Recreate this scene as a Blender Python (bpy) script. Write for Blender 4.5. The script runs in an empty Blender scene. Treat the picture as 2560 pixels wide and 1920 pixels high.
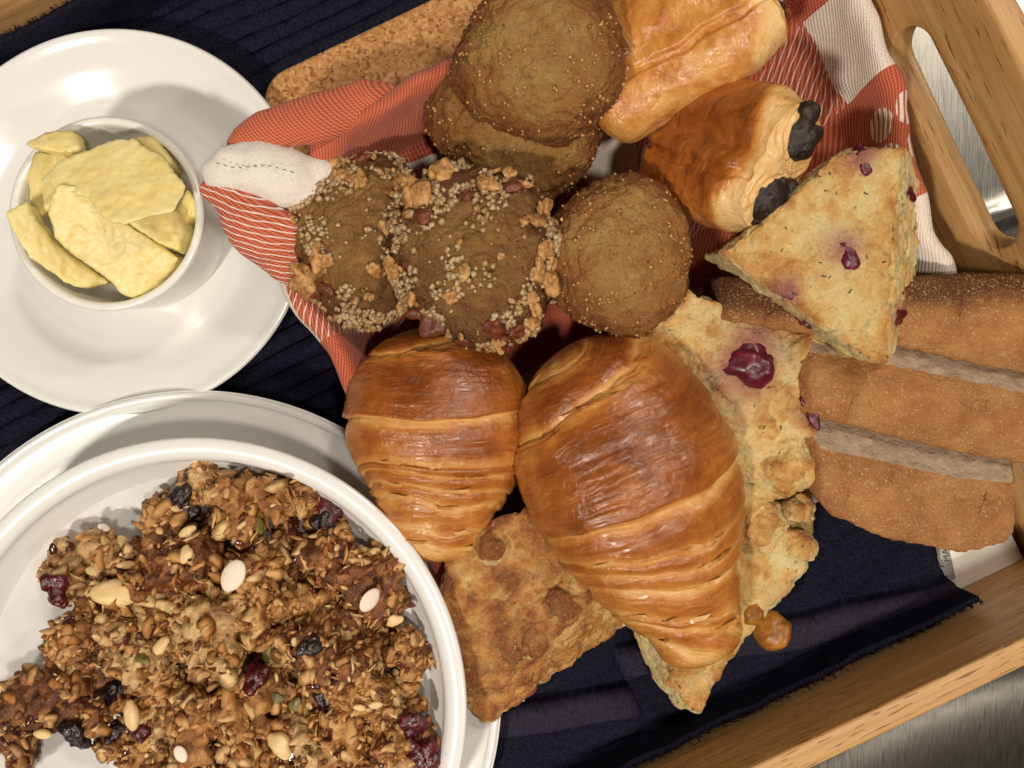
import bpy, math, random
import numpy as np
from mathutils import Vector, Matrix

random.seed(7)
rng = np.random.default_rng(11)
S = 0.01                      # everything below is written in centimetres
H, FPX = 38.3, 2130.0         # lens height above the tray floor, focal length in photo pixels
scene = bpy.context.scene

# ------------------------------------------------------------------ camera, world, lamps, exposure
cam_d = bpy.data.cameras.new('camera')
cam_d.sensor_width = 36.0
cam_d.lens = 36.0 * FPX / 2560.0
cam_d.clip_start = 0.01
cam_d.clip_end = 50
cam = bpy.data.objects.new('camera', cam_d)
cam.location = (0, 0, H * S)
scene.collection.objects.link(cam)
scene.camera = cam

world = bpy.data.worlds.new('World')
scene.world = world
world.use_nodes = True
world.node_tree.nodes['Background'].inputs[0].default_value = (1.0, 0.90, 0.78, 1)
world.node_tree.nodes['Background'].inputs[1].default_value = 0.035


def lamp(name, loc, target, power, size, col):
    d = bpy.data.lights.new(name, 'AREA')
    d.shape = 'DISK'
    d.size = size * S
    d.energy = power
    d.color = col
    o = bpy.data.objects.new(name, d)
    o.location = Vector(loc) * S
    o.rotation_euler = (Vector(target) - Vector(loc)).to_track_quat('-Z', 'Y').to_euler()
    scene.collection.objects.link(o)
    return o


WARM = (1.0, 0.91, 0.80)
lamp('ceiling_lamp', (-50, -72, 120), (0, -4, 0), 12.5, 12, WARM)
lamp('ceiling_lamp', (38, 62, 112), (4, 0, 0), 4.2, 14, WARM)
lamp('ceiling_lamp', (30, -24, 130), (8, -6, 0), 6.0, 13, WARM)
lamp('ceiling_lamp', (92, 76, 96), (10, 4, 0), 3.0, 12, WARM)
lamp('ceiling_lamp', (84, -62, 130), (12, -8, 0), 2.6, 12, WARM)

scene.view_settings.view_transform = 'Standard'
scene.view_settings.look = 'None'
scene.view_settings.exposure = 0.0
scene.view_settings.gamma = 1.0
scene.view_settings.use_curve_mapping = False
scene.cycles.max_bounces = 8
scene.cycles.caustics_reflective = False
scene.cycles.caustics_refractive = False


# ------------------------------------------------------------------ helpers
def at(px, py, z):
    """centimetre position of a photo pixel at height z"""
    s = (H - z) / FPX
    return np.array([(px - 1280) * s, -(py - 960) * s, z])


ANG = math.radians(25.5)
AD = np.array([math.cos(ANG), math.sin(ANG), 0])       # long axis of the tray
BD = np.array([math.sin(ANG), -math.cos(ANG), 0])      # across the tray, away from the upper rail


def ab(a, b, z):
    a, b, z = np.broadcast_arrays(np.asarray(a, float), np.asarray(b, float), np.asarray(z, float))
    return a[..., None] * AD + b[..., None] * BD + z[..., None] * np.array([0, 0, 1.0])


def _hash(ix, iy, iz, seed):
    n = (ix.astype(np.int64) * 374761393 + iy.astype(np.int64) * 668265263 + iz.astype(np.int64) * 2147483647 + seed * 974634777) & 0xFFFFFFFF
    n = ((n ^ (n >> 13)) * 1274126177) & 0xFFFFFFFF
    n = ((n ^ (n >> 16)) * 2246822519) & 0xFFFFFFFF
    n = n ^ (n >> 15)
    return (n & 0xFFFFFF) / float(0x1000000)


def vnoise(P, seed=0):
    i = np.floor(P)
    f = P - i
    f = f * f * f * (f * (f * 6 - 15) + 10)
    i = i.astype(np.int64)
    r = 0
    for dx in (0, 1):
        wx = f[:, 0] if dx else 1 - f[:, 0]
        for dy in (0, 1):
            wy = f[:, 1] if dy else 1 - f[:, 1]
            for dz in (0, 1):
                wz = f[:, 2] if dz else 1 - f[:, 2]
                r = r + wx * wy * wz * _hash(i[:, 0] + dx, i[:, 1] + dy, i[:, 2] + dz, seed)
    return r


def fbm(P, octv=4, seed=0, gain=0.5):
    r, a, t, Q = 0, 1.0, 0, np.asarray(P, float)
    for k in range(octv):
        r = r + a * (vnoise(Q, seed + 17 * k) - 0.5)
        t += a
        a *= gain
        Q = Q * 2.03 + 5.7
    return r / t * 2


def worley(P, seed=0):
    i = np.floor(P).astype(np.int64)
    f1 = np.full(len(P), 9.0)
    f2 = np.full(len(P), 9.0)
    idv = np.zeros(len(P))
    for dx in (-1, 0, 1):
        for dy in (-1, 0, 1):
            for dz in (-1, 0, 1):
                c = i + np.array([dx, dy, dz])
                q = np.stack([c[:, k] + _hash(c[:, 0], c[:, 1], c[:, 2], seed + 31 * k) for k in range(3)], 1)
                d = np.sqrt(((q - P) ** 2).sum(1))
                h = _hash(c[:, 0], c[:, 1], c[:, 2], seed + 99)
                closer = d < f1
                f2 = np.where(closer, f1, np.minimum(f2, d))
                idv = np.where(closer, h, idv)
                f1 = np.where(closer, d, f1)
    return f1, f2, idv


def sstep(a, b, x):
    t = np.clip((x - a) / (b - a), 0, 1)
    return t * t * (3 - 2 * t)


def mesh(name, V, Fs, attrs=None, uv=None, smooth=True):
    """V in cm; Fs = one face array or a list of face arrays / lists"""
    if isinstance(Fs, np.ndarray):
        Fs = [Fs]
    me = bpy.data.meshes.new(name)
    V = np.asarray(V, np.float32)
    loops, starts, n = [], [], 0
    for Fa in Fs:
        if isinstance(Fa, np.ndarray):
            k = Fa.shape[1]
            loops.append(Fa.ravel())
            starts.append(n + np.arange(len(Fa)) * k)
            n += Fa.size
        else:
            for f in Fa:
                loops.append(np.array(f))
                starts.append(np.array([n]))
                n += len(f)
    loops = np.concatenate(loops).astype(np.int32)
    starts = np.concatenate(starts).astype(np.int32)
    me.vertices.add(len(V))
    me.vertices.foreach_set('co', (V * S).astype(np.float32).ravel())
    me.loops.add(len(loops))
    me.loops.foreach_set('vertex_index', loops)
    me.polygons.add(len(starts))
    me.polygons.foreach_set('loop_start', starts)
    if smooth:
        me.polygons.foreach_set('use_smooth', np.ones(len(starts), bool))
    me.update(calc_edges=True)
    for k, v in (attrs or {}).items():
        v = np.asarray(v, np.float32)
        if v.ndim == 1:
            a = me.attributes.new(k, 'FLOAT', 'POINT')
            a.data.foreach_set('value', v)
        else:
            a = me.attributes.new(k, 'FLOAT_VECTOR', 'POINT')
            a.data.foreach_set('vector', v.ravel())
    if uv is not None:
        l = me.uv_layers.new(name='UVMap')
        l.data.foreach_set('uv', np.asarray(uv, np.float32)[loops].ravel())
    me.validate()
    return me


def add(name, me, mat, parent=None, loc=None, kind=None):
    o = bpy.data.objects.new(name, me)
    scene.collection.objects.link(o)
    if mat is not None and not me.materials:
        me.materials.append(mat)
    if parent is not None:
        o.parent = parent
    if loc is not None:
        o.location = Vector([float(c) for c in loc]) * S
    if kind:
        o['kind'] = kind
    return o


def tag(o, label, cat, group=None):
    o['label'] = label
    o['category'] = cat
    if group:
        o['group'] = group
    return o


def thing(name, label, cat, loc, group=None):
    o = bpy.data.objects.new(name, None)
    o.empty_display_size = 0.01
    scene.collection.objects.link(o)
    o.location = Vector([float(c) for c in loc]) * S
    return tag(o, label, cat, group)


def grid_faces(nu, nv, wrap_u=False, wrap_v=False):
    iu = np.arange(nu if wrap_u else nu - 1)
    iv = np.arange(nv if wrap_v else nv - 1)
    a, b = np.meshgrid(iu, iv, indexing='ij')
    a, b = a.ravel(), b.ravel()
    a2, b2 = (a + 1) % nu, (b + 1) % nv
    return np.stack([a * nv + b, a2 * nv + b, a2 * nv + b2, a * nv + b2], 1)


def mesh_arrays(me):
    n = len(me.vertices)
    V = np.empty(n * 3, np.float32)
    me.vertices.foreach_get('co', V)
    N = np.empty(n * 3, np.float32)
    me.vertex_normals.foreach_get('vector', N)
    E = np.empty(len(me.edges) * 2, np.int32)
    me.edges.foreach_get('vertices', E)
    npoly = len(me.polygons)
    L = np.empty(len(me.loops), np.int32)
    me.loops.foreach_get('vertex_index', L)
    tot = np.empty(npoly, np.int32)
    me.polygons.foreach_get('loop_total', tot)
    st = np.empty(npoly, np.int32)
    me.polygons.foreach_get('loop_start', st)
    Fs = []
    for k in (3, 4):
        s = st[tot == k]
        if len(s):
            Fs.append(L[s[:, None] + np.arange(k)])
    return V.reshape(-1, 3) / S, N.reshape(-1, 3), E.reshape(-1, 2), Fs


def remesh(V, Fs, voxel, smooth=2):
    """voxel union of closed shells -> V, N, E, faces in cm"""
    me = mesh('tmp', V, Fs, smooth=False)
    o = bpy.data.objects.new('tmp', me)
    scene.collection.objects.link(o)
    m = o.modifiers.new('r', 'REMESH')
    m.mode = 'VOXEL'
    m.voxel_size = voxel * S
    m.use_smooth_shade = True
    dg = bpy.context.evaluated_depsgraph_get()
    ev = o.evaluated_get(dg)
    m2 = bpy.data.meshes.new_from_object(ev)
    V2, N2, E2, F2 = mesh_arrays(m2)
    bpy.data.objects.remove(o)
    bpy.data.meshes.remove(me)
    bpy.data.meshes.remove(m2)
    V2 = relax(V2, E2, smooth)
    return V2, normals(V2, F2), E2, F2


def relax(V, E, it, k=0.6):
    deg = np.zeros(len(V))
    np.add.at(deg, E[:, 0], 1)
    np.add.at(deg, E[:, 1], 1)
    deg = np.maximum(deg, 1)[:, None]
    for _ in range(it):
        A = np.stack([np.bincount(E[:, 0], V[E[:, 1], c], len(V)) + np.bincount(E[:, 1], V[E[:, 0], c], len(V)) for c in range(3)], 1)
        V = V + k * (A / deg - V)
    return V


def normals(V, Fs):
    N = np.zeros((len(V), 3))
    for Fa in (Fs if isinstance(Fs, list) else [Fs]):
        if Fa.shape[1] == 4:
            n = np.cross(V[Fa[:, 2]] - V[Fa[:, 0]], V[Fa[:, 3]] - V[Fa[:, 1]])
        else:
            n = np.cross(V[Fa[:, 1]] - V[Fa[:, 0]], V[Fa[:, 2]] - V[Fa[:, 0]])
        for k in range(Fa.shape[1]):
            for c in range(3):
                N[:, c] += np.bincount(Fa[:, k], n[:, c], len(V))
    return N / np.maximum(np.linalg.norm(N, axis=1), 1e-9)[:, None]


class Shell:
    """collects closed shells for remeshing"""
    def __init__(s):
        s.V, s.F, s.n = [], [], 0

    def put(s, V, Fs):
        s.V.append(np.asarray(V, float))
        for f in Fs:
            s.F.append([int(i) + s.n for i in f])
        s.n += len(V)
        return s

    def prism(s, top, bot):
        n = len(top)
        top = np.asarray(top, float)
        bot = np.asarray(bot, float)
        x, y = top[:, 0], top[:, 1]
        if (x * np.roll(y, -1) - y * np.roll(x, -1)).sum() < 0:
            top, bot = top[::-1], bot[::-1]
        V = np.concatenate([top, bot, [top.mean(0)], [bot.mean(0)]])
        Fs = [(i, (i + 1) % n, 2 * n) for i in range(n)] + [(n + (i + 1) % n, n + i, 2 * n + 1) for i in range(n)]
        Fs += [(i, n + i, n + (i + 1) % n, (i + 1) % n) for i in range(n)]
        return s.put(V, Fs)

    def ball(s, c, r, M=None, nu=12, nv=16):
        th = np.linspace(0, np.pi, nu + 1)[1:-1]
        ph = np.linspace(0, 2 * np.pi, nv, endpoint=False)
        T, Ph = np.meshgrid(th, ph, indexing='ij')
        P = np.stack([np.sin(T) * np.cos(Ph), np.sin(T) * np.sin(Ph), np.cos(T)], -1).reshape(-1, 3)
        P = np.concatenate([P, [[0, 0, 1], [0, 0, -1]]]) * np.asarray(r, float)
        if M is not None:
            P = P @ np.asarray(M).T
        k = (nu - 1) * nv
        Fs = [(i * nv + j, (i + 1) * nv + j, (i + 1) * nv + (j + 1) % nv, i * nv + (j + 1) % nv) for i in range(nu - 2) for j in range(nv)]
        Fs += [(k, j, (j + 1) % nv) for j in range(nv)]
        Fs += [(k + 1, (nu - 2) * nv + (j + 1) % nv, (nu - 2) * nv + j) for j in range(nv)]
        return s.put(P + np.asarray(c, float), Fs)

    def tube(s, pts, rad, n=18, flat=1.0):
        pts = np.asarray(pts, float)
        m = len(pts)
        V = []
        for i in range(m):
            t = pts[min(i + 1, m - 1)] - pts[max(i - 1, 0)]
            t = t / np.linalg.norm(t)
            sx = np.cross(t, [0, 0, 1.0])
            sx /= max(np.linalg.norm(sx), 1e-6)
            uz = np.cross(sx, t)
            for k in range(n):
                w = 2 * math.pi * k / n
                V.append(pts[i] + rad[i] * (math.cos(w) * sx + flat * math.sin(w) * uz))
        V += [pts[0], pts[-1]]
        Fs = [(i * n + k, i * n + (k + 1) % n, (i + 1) * n + (k + 1) % n, (i + 1) * n + k) for i in range(m - 1) for k in range(n)]
        Fs += [(m * n, (k + 1) % n, k) for k in range(n)] + [(m * n + 1, (m - 1) * n + k, (m - 1) * n + (k + 1) % n) for k in range(n)]
        return s.put(V, Fs)

    def remesh(s, voxel, smooth=2):
        return remesh(np.concatenate(s.V), [s.F], voxel, smooth)


def rot_to(n, spin=0.0):
    """3x3 whose z axis is n"""
    n = np.asarray(n, float)
    n = n / np.linalg.norm(n)
    t = np.cross([0, 0, 1.0] if abs(n[2]) < 0.95 else [1.0, 0, 0], n)
    t /= np.linalg.norm(t)
    b = np.cross(n, t)
    c, s = math.cos(spin), math.sin(spin)
    return np.stack([c * t + s * b, -s * t + c * b, n], 1)


def rand_rot():
    q = rng.normal(size=4)
    q /= np.linalg.norm(q)
    return np.array(Vector and Matrix.Identity(3)) if False else np.array(__import__('mathutils').Quaternion(q).to_matrix())


def pick(V, N, px, py, rad=14):
    """surface point seen at a photo pixel"""
    s = FPX / (H - V[:, 2])
    X = 1280 + V[:, 0] * s
    Y = 960 - V[:, 1] * s
    d = np.hypot(X - px, Y - py)
    ok = np.where(d < rad)[0]
    if len(ok) == 0:
        ok = np.argsort(d)[:6]
    i = ok[np.argmax(V[ok, 2])]
    return V[i], N[i]


def put(o, P, R=None, sc=(1, 1, 1)):
    """place a child object: position (cm), rotation matrix, scale"""
    M = np.eye(4)
    R = np.eye(3) if R is None else R
    M[:3, :3] = R @ np.diag(sc)
    M[:3, 3] = np.asarray(P) * S
    o.matrix_basis = Matrix(M.tolist())
    return o


# ------------------------------------------------------------------ materials
def c(r, g, b):
    f = lambda v: (v / 255 / 12.92) if v / 255 <= 0.04045 else ((v / 255 + 0.055) / 1.055) ** 2.4
    return (f(r), f(g), f(b), 1)


# overall depth of each thing's own colour
TINT = {'croissant_crust': (0.84, 0.77, 0.66), 'pain_crust': (0.88, 0.80, 0.72), 'plain_muffin': (0.98, 0.92, 0.84), 'walnut_muffin': (0.98, 0.93, 0.86),
        'lemon_scone': (0.90, 0.89, 0.84), 'sugared_scone': (0.86, 0.82, 0.76), 'bread_crust': (0.76, 0.66, 0.56), 'cork': (0.80, 0.73, 0.66), 'oak_wood': (0.94, 0.90, 0.86),
        'butter': (0.95, 0.94, 0.90), 'napkin_cloth': (0.92, 0.90, 0.88)}


class Mt:
    def __init__(s, name, rough=0.5, spec=0.5, sss=0.0, sssr=(1, 0.5, 0.25), sss_scale=0.002, coat=0, sheen=0, metallic=0):
        s.m = bpy.data.materials.new(name)
        s.m.use_nodes = True
        s.nt = s.m.node_tree
        s.p = s.nt.nodes['Principled BSDF']
        s.i = s.p.inputs
        s.i['Roughness'].default_value = rough
        s.i['Specular IOR Level'].default_value = spec
        s.i['Metallic'].default_value = metallic
        if sss:
            s.i['Subsurface Weight'].default_value = sss
            s.i['Subsurface Radius'].default_value = sssr
            s.i['Subsurface Scale'].default_value = sss_scale
        if coat:
            s.i['Coat Weight'].default_value = coat
            s.i['Coat Roughness'].default_value = 0.15
        if sheen:
            s.i['Sheen Weight'].default_value = sheen
        tc = s.nt.nodes.new('ShaderNodeTexCoord')
        s.co = s.vm('SCALE', tc.outputs['Object'], scale=100.0)
        s.uv = tc.outputs['UV']

    def set(s, inp, v):
        if isinstance(v, bpy.types.NodeSocket):
            s.nt.links.new(v, inp)
        else:
            inp.default_value = v

    def vm(s, op, a, b=None, scale=None):
        n = s.nt.nodes.new('ShaderNodeVectorMath')
        n.operation = op
        s.set(n.inputs[0], a)
        if b is not None:
            s.set(n.inputs[1], b)
        if scale is not None:
            n.inputs['Scale'].default_value = scale
        return n.outputs[0]

    def noise(s, scale, detail=4, rough=0.55, vec=None, dist=0.0, color=False):
        n = s.nt.nodes.new('ShaderNodeTexNoise')
        n.inputs['Scale'].default_value = scale
        n.inputs['Detail'].default_value = detail
        n.inputs['Roughness'].default_value = rough
        n.inputs['Distortion'].default_value = dist
        s.set(n.inputs['Vector'], s.co if vec is None else vec)
        return n.outputs['Color' if color else 'Fac']

    def voro(s, scale, vec=None, feature='F1', out='Distance', rand=1.0):
        n = s.nt.nodes.new('ShaderNodeTexVoronoi')
        n.feature = feature
        n.inputs['Scale'].default_value = scale
        n.inputs['Randomness'].default_value = rand
        s.set(n.inputs['Vector'], s.co if vec is None else vec)
        return n.outputs[out]

    def ramp(s, f, stops, interp='LINEAR'):
        n = s.nt.nodes.new('ShaderNodeValToRGB')
        n.color_ramp.interpolation = interp
        while len(n.color_ramp.elements) < len(stops):
            n.color_ramp.elements.new(0.5)
        for e, (p, col) in zip(n.color_ramp.elements, stops):
            e.position = p
            e.color = col if not isinstance(col, (int, float)) else (col, col, col, 1)
        s.set(n.inputs[0], f)
        return n.outputs[0]

    def mix(s, f, a, b, blend='MIX'):
        n = s.nt.nodes.new('ShaderNodeMix')
        n.data_type = 'RGBA'
        n.blend_type = blend
        s.set(n.inputs[0], f)
        s.set(n.inputs[6], a)
        s.set(n.inputs[7], b)
        return n.outputs[2]

    def math(s, op, a, b=None, c_=None, clamp=False):
        n = s.nt.nodes.new('ShaderNodeMath')
        n.operation = op
        n.use_clamp = clamp
        s.set(n.inputs[0], a)
        if b is not None:
            s.set(n.inputs[1], b)
        if c_ is not None:
            s.set(n.inputs[2], c_)
        return n.outputs[0]

    def mapr(s, v, a, b, c0=0.0, c1=1.0):
        n = s.nt.nodes.new('ShaderNodeMapRange')
        n.interpolation_type = 'SMOOTHSTEP'
        s.set(n.inputs[0], v)
        for k, x in zip((1, 2, 3, 4), (a, b, c0, c1)):
            n.inputs[k].default_value = x
        return n.outputs[0]

    def attr(s, name, vec=False):
        n = s.nt.nodes.new('ShaderNodeAttribute')
        n.attribute_name = name
        return n.outputs['Vector' if vec else 'Fac']

    def sep(s, v):
        n = s.nt.nodes.new('ShaderNodeSeparateXYZ')
        s.set(n.inputs[0], v)
        return n.outputs

    def comb(s, x, y, z=0.0):
        n = s.nt.nodes.new('ShaderNodeCombineXYZ')
        for k, v in enumerate((x, y, z)):
            s.set(n.inputs[k], v)
        return n.outputs[0]

    def objrand(s):
        return s.nt.nodes.new('ShaderNodeObjectInfo').outputs['Random']

    def col(s, v):
        g = TINT.get(s.m.name)
        if g:
            v = s.mix(1.0, v, g + (1,), 'MULTIPLY')
        s.set(s.i['Base Color'], v)
        return s

    def rough(s, v):
        s.set(s.i['Roughness'], v)
        return s

    def bump(s, h, strength=0.5, dist=0.05):
        n = s.nt.nodes.new('ShaderNodeBump')
        n.inputs['Strength'].default_value = strength
        n.inputs['Distance'].default_value = dist * S
        s.set(n.inputs['Height'], h)
        if s.i['Normal'].links:
            s.set(n.inputs['Normal'], s.i['Normal'].links[0].from_socket)
        s.set(s.i['Normal'], n.outputs[0])
        return s


def build_materials():
    M = {}
    # wood: UV.x runs along the grain, centimetres
    m = Mt('oak_wood', rough=0.42, spec=0.4)
    g = m.vm('MULTIPLY', m.uv, (0.12, 2.6, 1))
    fine = m.noise(1.0, 5, 0.6, m.vm('MULTIPLY', m.uv, (0.35, 9, 1)))
    broad = m.noise(1.0, 3, 0.5, g, dist=0.6)
    pores = m.noise(1.0, 2, 0.5, m.vm('MULTIPLY', m.uv, (0.8, 9.5, 1)))
    base = m.ramp(broad, [(0.25, c(178, 136, 84)), (0.5, c(196, 154, 98)), (0.75, c(212, 174, 118))])
    base = m.mix(m.mapr(fine, 0.35, 0.75, 0, 0.35), base, c(156, 110, 62))
    pm = m.math('MULTIPLY', m.mapr(pores, 0.60, 0.66), m.mapr(m.noise(0.5, 2, 0.5, m.vm('MULTIPLY', m.uv, (0.3, 1.2, 1))), 0.36, 0.52))
    base = m.mix(m.math('MULTIPLY', pm, 0.8), base, c(112, 66, 30))
    m.col(base).bump(m.math('SUBTRACT', fine, m.math('MULTIPLY', pm, 1.5)), 0.25, 0.02)
    M['wood'] = m.m
    # white tray floor
    m = Mt('white_laminate', rough=0.35)
    stain = m.mapr(m.vm('DISTANCE', m.co, tuple(at(2458, 1385, 0.0) + np.array([0, 0, 1.0]))), 0.1, 0.55, 0.35, 0)
    n = [x for x in m.nt.nodes if x.type == 'VECT_MATH' and x.operation == 'DISTANCE'][0]
    m.nt.links.new(n.outputs['Value'], [x for x in m.nt.nodes if x.type == 'MAP_RANGE'][0].inputs[0])
    m.col(m.mix(stain, m.ramp(m.noise(0.8, 4), [(0.3, c(232, 226, 214)), (0.7, c(244, 240, 230))]), c(226, 190, 90)))
    M['floor'] = m.m
    m = Mt('black_print', rough=0.5)
    m.col(c(34, 34, 32))
    M['black'] = m.m
    m = Mt('grey_label', rough=0.5)
    m.col(c(176, 174, 168))
    M['greylabel'] = m.m
    # steel
    m = Mt('brushed_steel', rough=0.3, metallic=1)
    br = m.noise(1.0, 6, 0.7, m.vm('MULTIPLY', m.co, (40, 0.8, 1)))
    m.col(m.ramp(br, [(0.3, c(160, 155, 146)), (0.7, c(178, 173, 163))])).rough(m.mapr(br, 0.3, 0.7, 0.24, 0.34))
    m.bump(br, 0.04, 0.006).bump(m.noise(0.12, 2), 0.25, 0.15)
    M['steel'] = m.m
    # towel
    m = Mt('navy_terry', rough=1.0, spec=0.0)
    t = m.noise(9, 4, 0.7)
    terry = m.ramp(t, [(0.3, c(18, 18, 27)), (0.5, c(28, 28, 40)), (0.75, c(44, 43, 58))])
    tw = m.noise(1.0, 3, 0.6, m.vm('MULTIPLY', m.uv, (16, 5, 1)))
    hemc = m.ramp(tw, [(0.3, c(34, 32, 44)), (0.7, c(56, 52, 66))])
    hd = m.attr('hemd')
    mask = m.math('MULTIPLY', m.mapr(hd, -0.02, 0.04), m.mapr(hd, 1.1, 1.18, 1, 0))
    m.col(m.mix(mask, terry, hemc)).bump(m.noise(14, 3), 0.6, 0.06)
    M['towel'] = m.m
    m = Mt('navy_loops', rough=1.0, spec=0.0)
    m.col(m.ramp(m.noise(3, 4, 0.7), [(0.3, c(24, 24, 34)), (0.7, c(52, 50, 67))]))
    M['tuft'] = m.m
    # cork
    m = Mt('cork', rough=0.8, spec=0.25)
    cw = m.vm('ADD', m.co, m.vm('SCALE', m.noise(6, 3, color=True), scale=0.22))
    v = m.voro(7.0, vec=cw, out='Color')
    edge = m.voro(7.0, vec=cw, feature='DISTANCE_TO_EDGE')
    r_ = m.sep(v)[0]
    base = m.ramp(r_, [(0.0, c(150, 102, 58)), (0.12, c(190, 138, 84)), (0.5, c(212, 162, 104)), (0.85, c(226, 182, 126)), (1.0, c(172, 120, 68))])
    base = m.mix(m.mapr(m.noise(5.5, 4, 0.7), 0.58, 0.66, 0, 0.8), base, c(100, 60, 32))
    base = m.mix(m.mapr(edge, 0.0, 0.05, 0.25, 0), base, c(130, 84, 46))
    m.col(base).bump(m.math('ADD', edge, m.noise(7, 4)), 0.35, 0.03)
    M['cork'] = m.m
    # ceramics
    m = Mt('white_porcelain', rough=0.16, spec=0.5, coat=0.3)
    m.col(c(231, 230, 227)).bump(m.noise(1.2, 2), 0.08, 0.05)
    M['porcelain'] = m.m
    m = Mt('cream_ramekin', rough=0.2, spec=0.5, coat=0.2)
    m.col(m.ramp(m.noise(1.5, 3), [(0.3, c(230, 227, 216)), (0.7, c(236, 234, 226))]))
    M['ramekin'] = m.m
    # butter
    m = Mt('butter', rough=0.38, spec=0.4, sss=0.6, sssr=(1.0, 0.75, 0.3), sss_scale=0.004)
    t = m.noise(0.9, 4)
    base = m.ramp(t, [(0.3, c(234, 212, 136)), (0.6, c(240, 224, 160)), (0.8, c(242, 230, 180))])
    specks = m.mapr(m.voro(1.6), 0.035, 0.05, 1, 0)
    m.col(m.mix(m.math('MULTIPLY', specks, 0.8), base, c(110, 70, 40)))
    m.bump(m.noise(3.5, 5, 0.65), 0.3, 0.06).bump(m.noise(1.0, 3, 0.5, m.vm('MULTIPLY', m.co, (1, 6, 3))), 0.2, 0.05)
    M['butter'] = m.m
    # napkin: UV in cm of the flat cloth
    M['napkin'] = napkin_mat(0)
    M['naphatch'] = napkin_mat(1)
    M['napplain'] = napkin_mat(2)
    m = Mt('napkin_white', rough=0.9, spec=0.15, sheen=0.2)
    w = m.noise(1.0, 2, 0.5, m.vm('MULTIPLY', m.uv, (14, 14, 1)))
    m.col(m.ramp(w, [(0.3, c(214, 204, 192)), (0.7, c(232, 224, 214))])).bump(w, 0.5, 0.02)
    M['napwhite'] = m.m
    # croissant
    M['croissant'] = crust_mat('croissant_crust', [(0.0, c(230, 188, 122)), (0.2, c(218, 164, 92)), (0.42, c(200, 134, 66)), (0.68, c(168, 98, 42)), (1.0, c(112, 56, 22))])
    M['pain'] = crust_mat('pain_crust', [(0.0, c(238, 212, 158)), (0.25, c(230, 190, 122)), (0.5, c(214, 154, 78)), (0.75, c(182, 110, 46)), (1.0, c(130, 70, 28))])
    m = Mt('dark_chocolate', rough=0.4, spec=0.45)
    t = m.noise(3, 5, 0.6)
    m.col(m.ramp(t, [(0.3, c(22, 13, 10)), (0.7, c(48, 32, 26))])).bump(t, 0.9, 0.12)
    M['choc'] = m.m
    # muffins
    M['muffin'] = muffin_mat('plain_muffin', [(0.25, c(188, 160, 102)), (0.45, c(172, 138, 80)), (0.6, c(162, 116, 60)), (0.85, c(138, 86, 40))], c(112, 62, 26))
    M['walmuffin'] = muffin_mat('walnut_muffin', [(0.25, c(186, 154, 94)), (0.45, c(150, 112, 62)), (0.7, c(116, 74, 38)), (0.85, c(96, 58, 30))], c(78, 44, 22))
    m = Mt('sugar', rough=0.22, spec=0.6)
    m.i['Transmission Weight'].default_value = 0.4
    m.i['Subsurface Weight'].default_value = 0.0
    m.i['IOR'].default_value = 1.5
    m.col(m.ramp(m.noise(1.1, 2), [(0.3, c(192, 146, 90)), (0.7, c(236, 206, 158))]))
    M['sugar'] = m.m
    m = Mt('brown_sugar', rough=0.25, spec=0.55)
    m.col(m.ramp(m.noise(1.1, 2), [(0.3, c(150, 104, 54)), (0.7, c(202, 160, 100))]))
    M['brownsugar'] = m.m
    m = Mt('walnut', rough=0.6, spec=0.35)
    t = m.noise(3.2, 5, 0.65)
    m.col(m.ramp(t, [(0.3, c(104, 60, 28)), (0.45, c(166, 118, 64)), (0.6, c(200, 154, 96)), (0.8, c(176, 128, 72))])).bump(t, 0.6, 0.08)
    M['walnut'] = m.m
    m = Mt('walnut_skin', rough=0.45, spec=0.45)
    m.col(m.ramp(m.noise(3), [(0.3, c(84, 36, 20)), (0.7, c(124, 66, 36))])).bump(m.noise(5), 0.5, 0.06)
    M['walskin'] = m.m
    # scones
    M['scone'] = scone_mat('lemon_scone', 1.0)
    M['sconebrown'] = scone_mat('sugared_scone', 1.9)
    m = Mt('cranberry', rough=0.34, spec=0.5, coat=0.05)
    m.col(m.ramp(m.noise(2.2, 4), [(0.3, c(48, 6, 18)), (0.6, c(92, 12, 34)), (0.8, c(132, 34, 60))])).bump(m.noise(4), 0.5, 0.08)
    M['cran'] = m.m
    m = Mt('golden_raisin', rough=0.38, spec=0.5)
    m.col(m.ramp(m.noise(1.6, 4), [(0.3, c(96, 52, 16)), (0.6, c(164, 106, 36)), (0.8, c(190, 140, 62))])).bump(m.noise(3), 0.5, 0.1)
    M['goldraisin'] = m.m
    # bread
    m = Mt('bread_crust', rough=0.75, spec=0.25)
    t = m.noise(0.9, 5, 0.65)
    base = m.ramp(t, [(0.25, c(152, 102, 58)), (0.5, c(184, 134, 84)), (0.75, c(204, 158, 106))])
    top = m.mapr(m.attr('toast'), 0.2, 0.95)
    base = m.mix(m.math('MULTIPLY', top, 0.9), base, c(88, 50, 22))
    gr = m.math('MULTIPLY', m.mapr(m.noise(9.5, 2, 0.5), 0.60, 0.70, 0, 0.8), m.mapr(m.noise(1.3, 3), 0.36, 0.58, 0.35, 1.0))
    gr2 = m.math('MULTIPLY', m.mapr(m.noise(13, 3, 0.7), 0.52, 0.66, 0, 0.6), m.mapr(m.noise(0.8, 3), 0.35, 0.65, 0.3, 1.0))
    base = m.mix(m.math('MAXIMUM', gr, gr2), base, c(230, 202, 158))
    crack = m.mapr(m.voro(0.42, feature='DISTANCE_TO_EDGE', vec=m.vm('ADD', m.co, m.vm('SCALE', m.noise(1.6, 4, 0.6, color=True), scale=0.7))), 0.0, 0.012, 1, 0)
    crack = m.math('MULTIPLY', crack, m.mapr(m.noise(0.35, 2), 0.54, 0.62))
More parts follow.
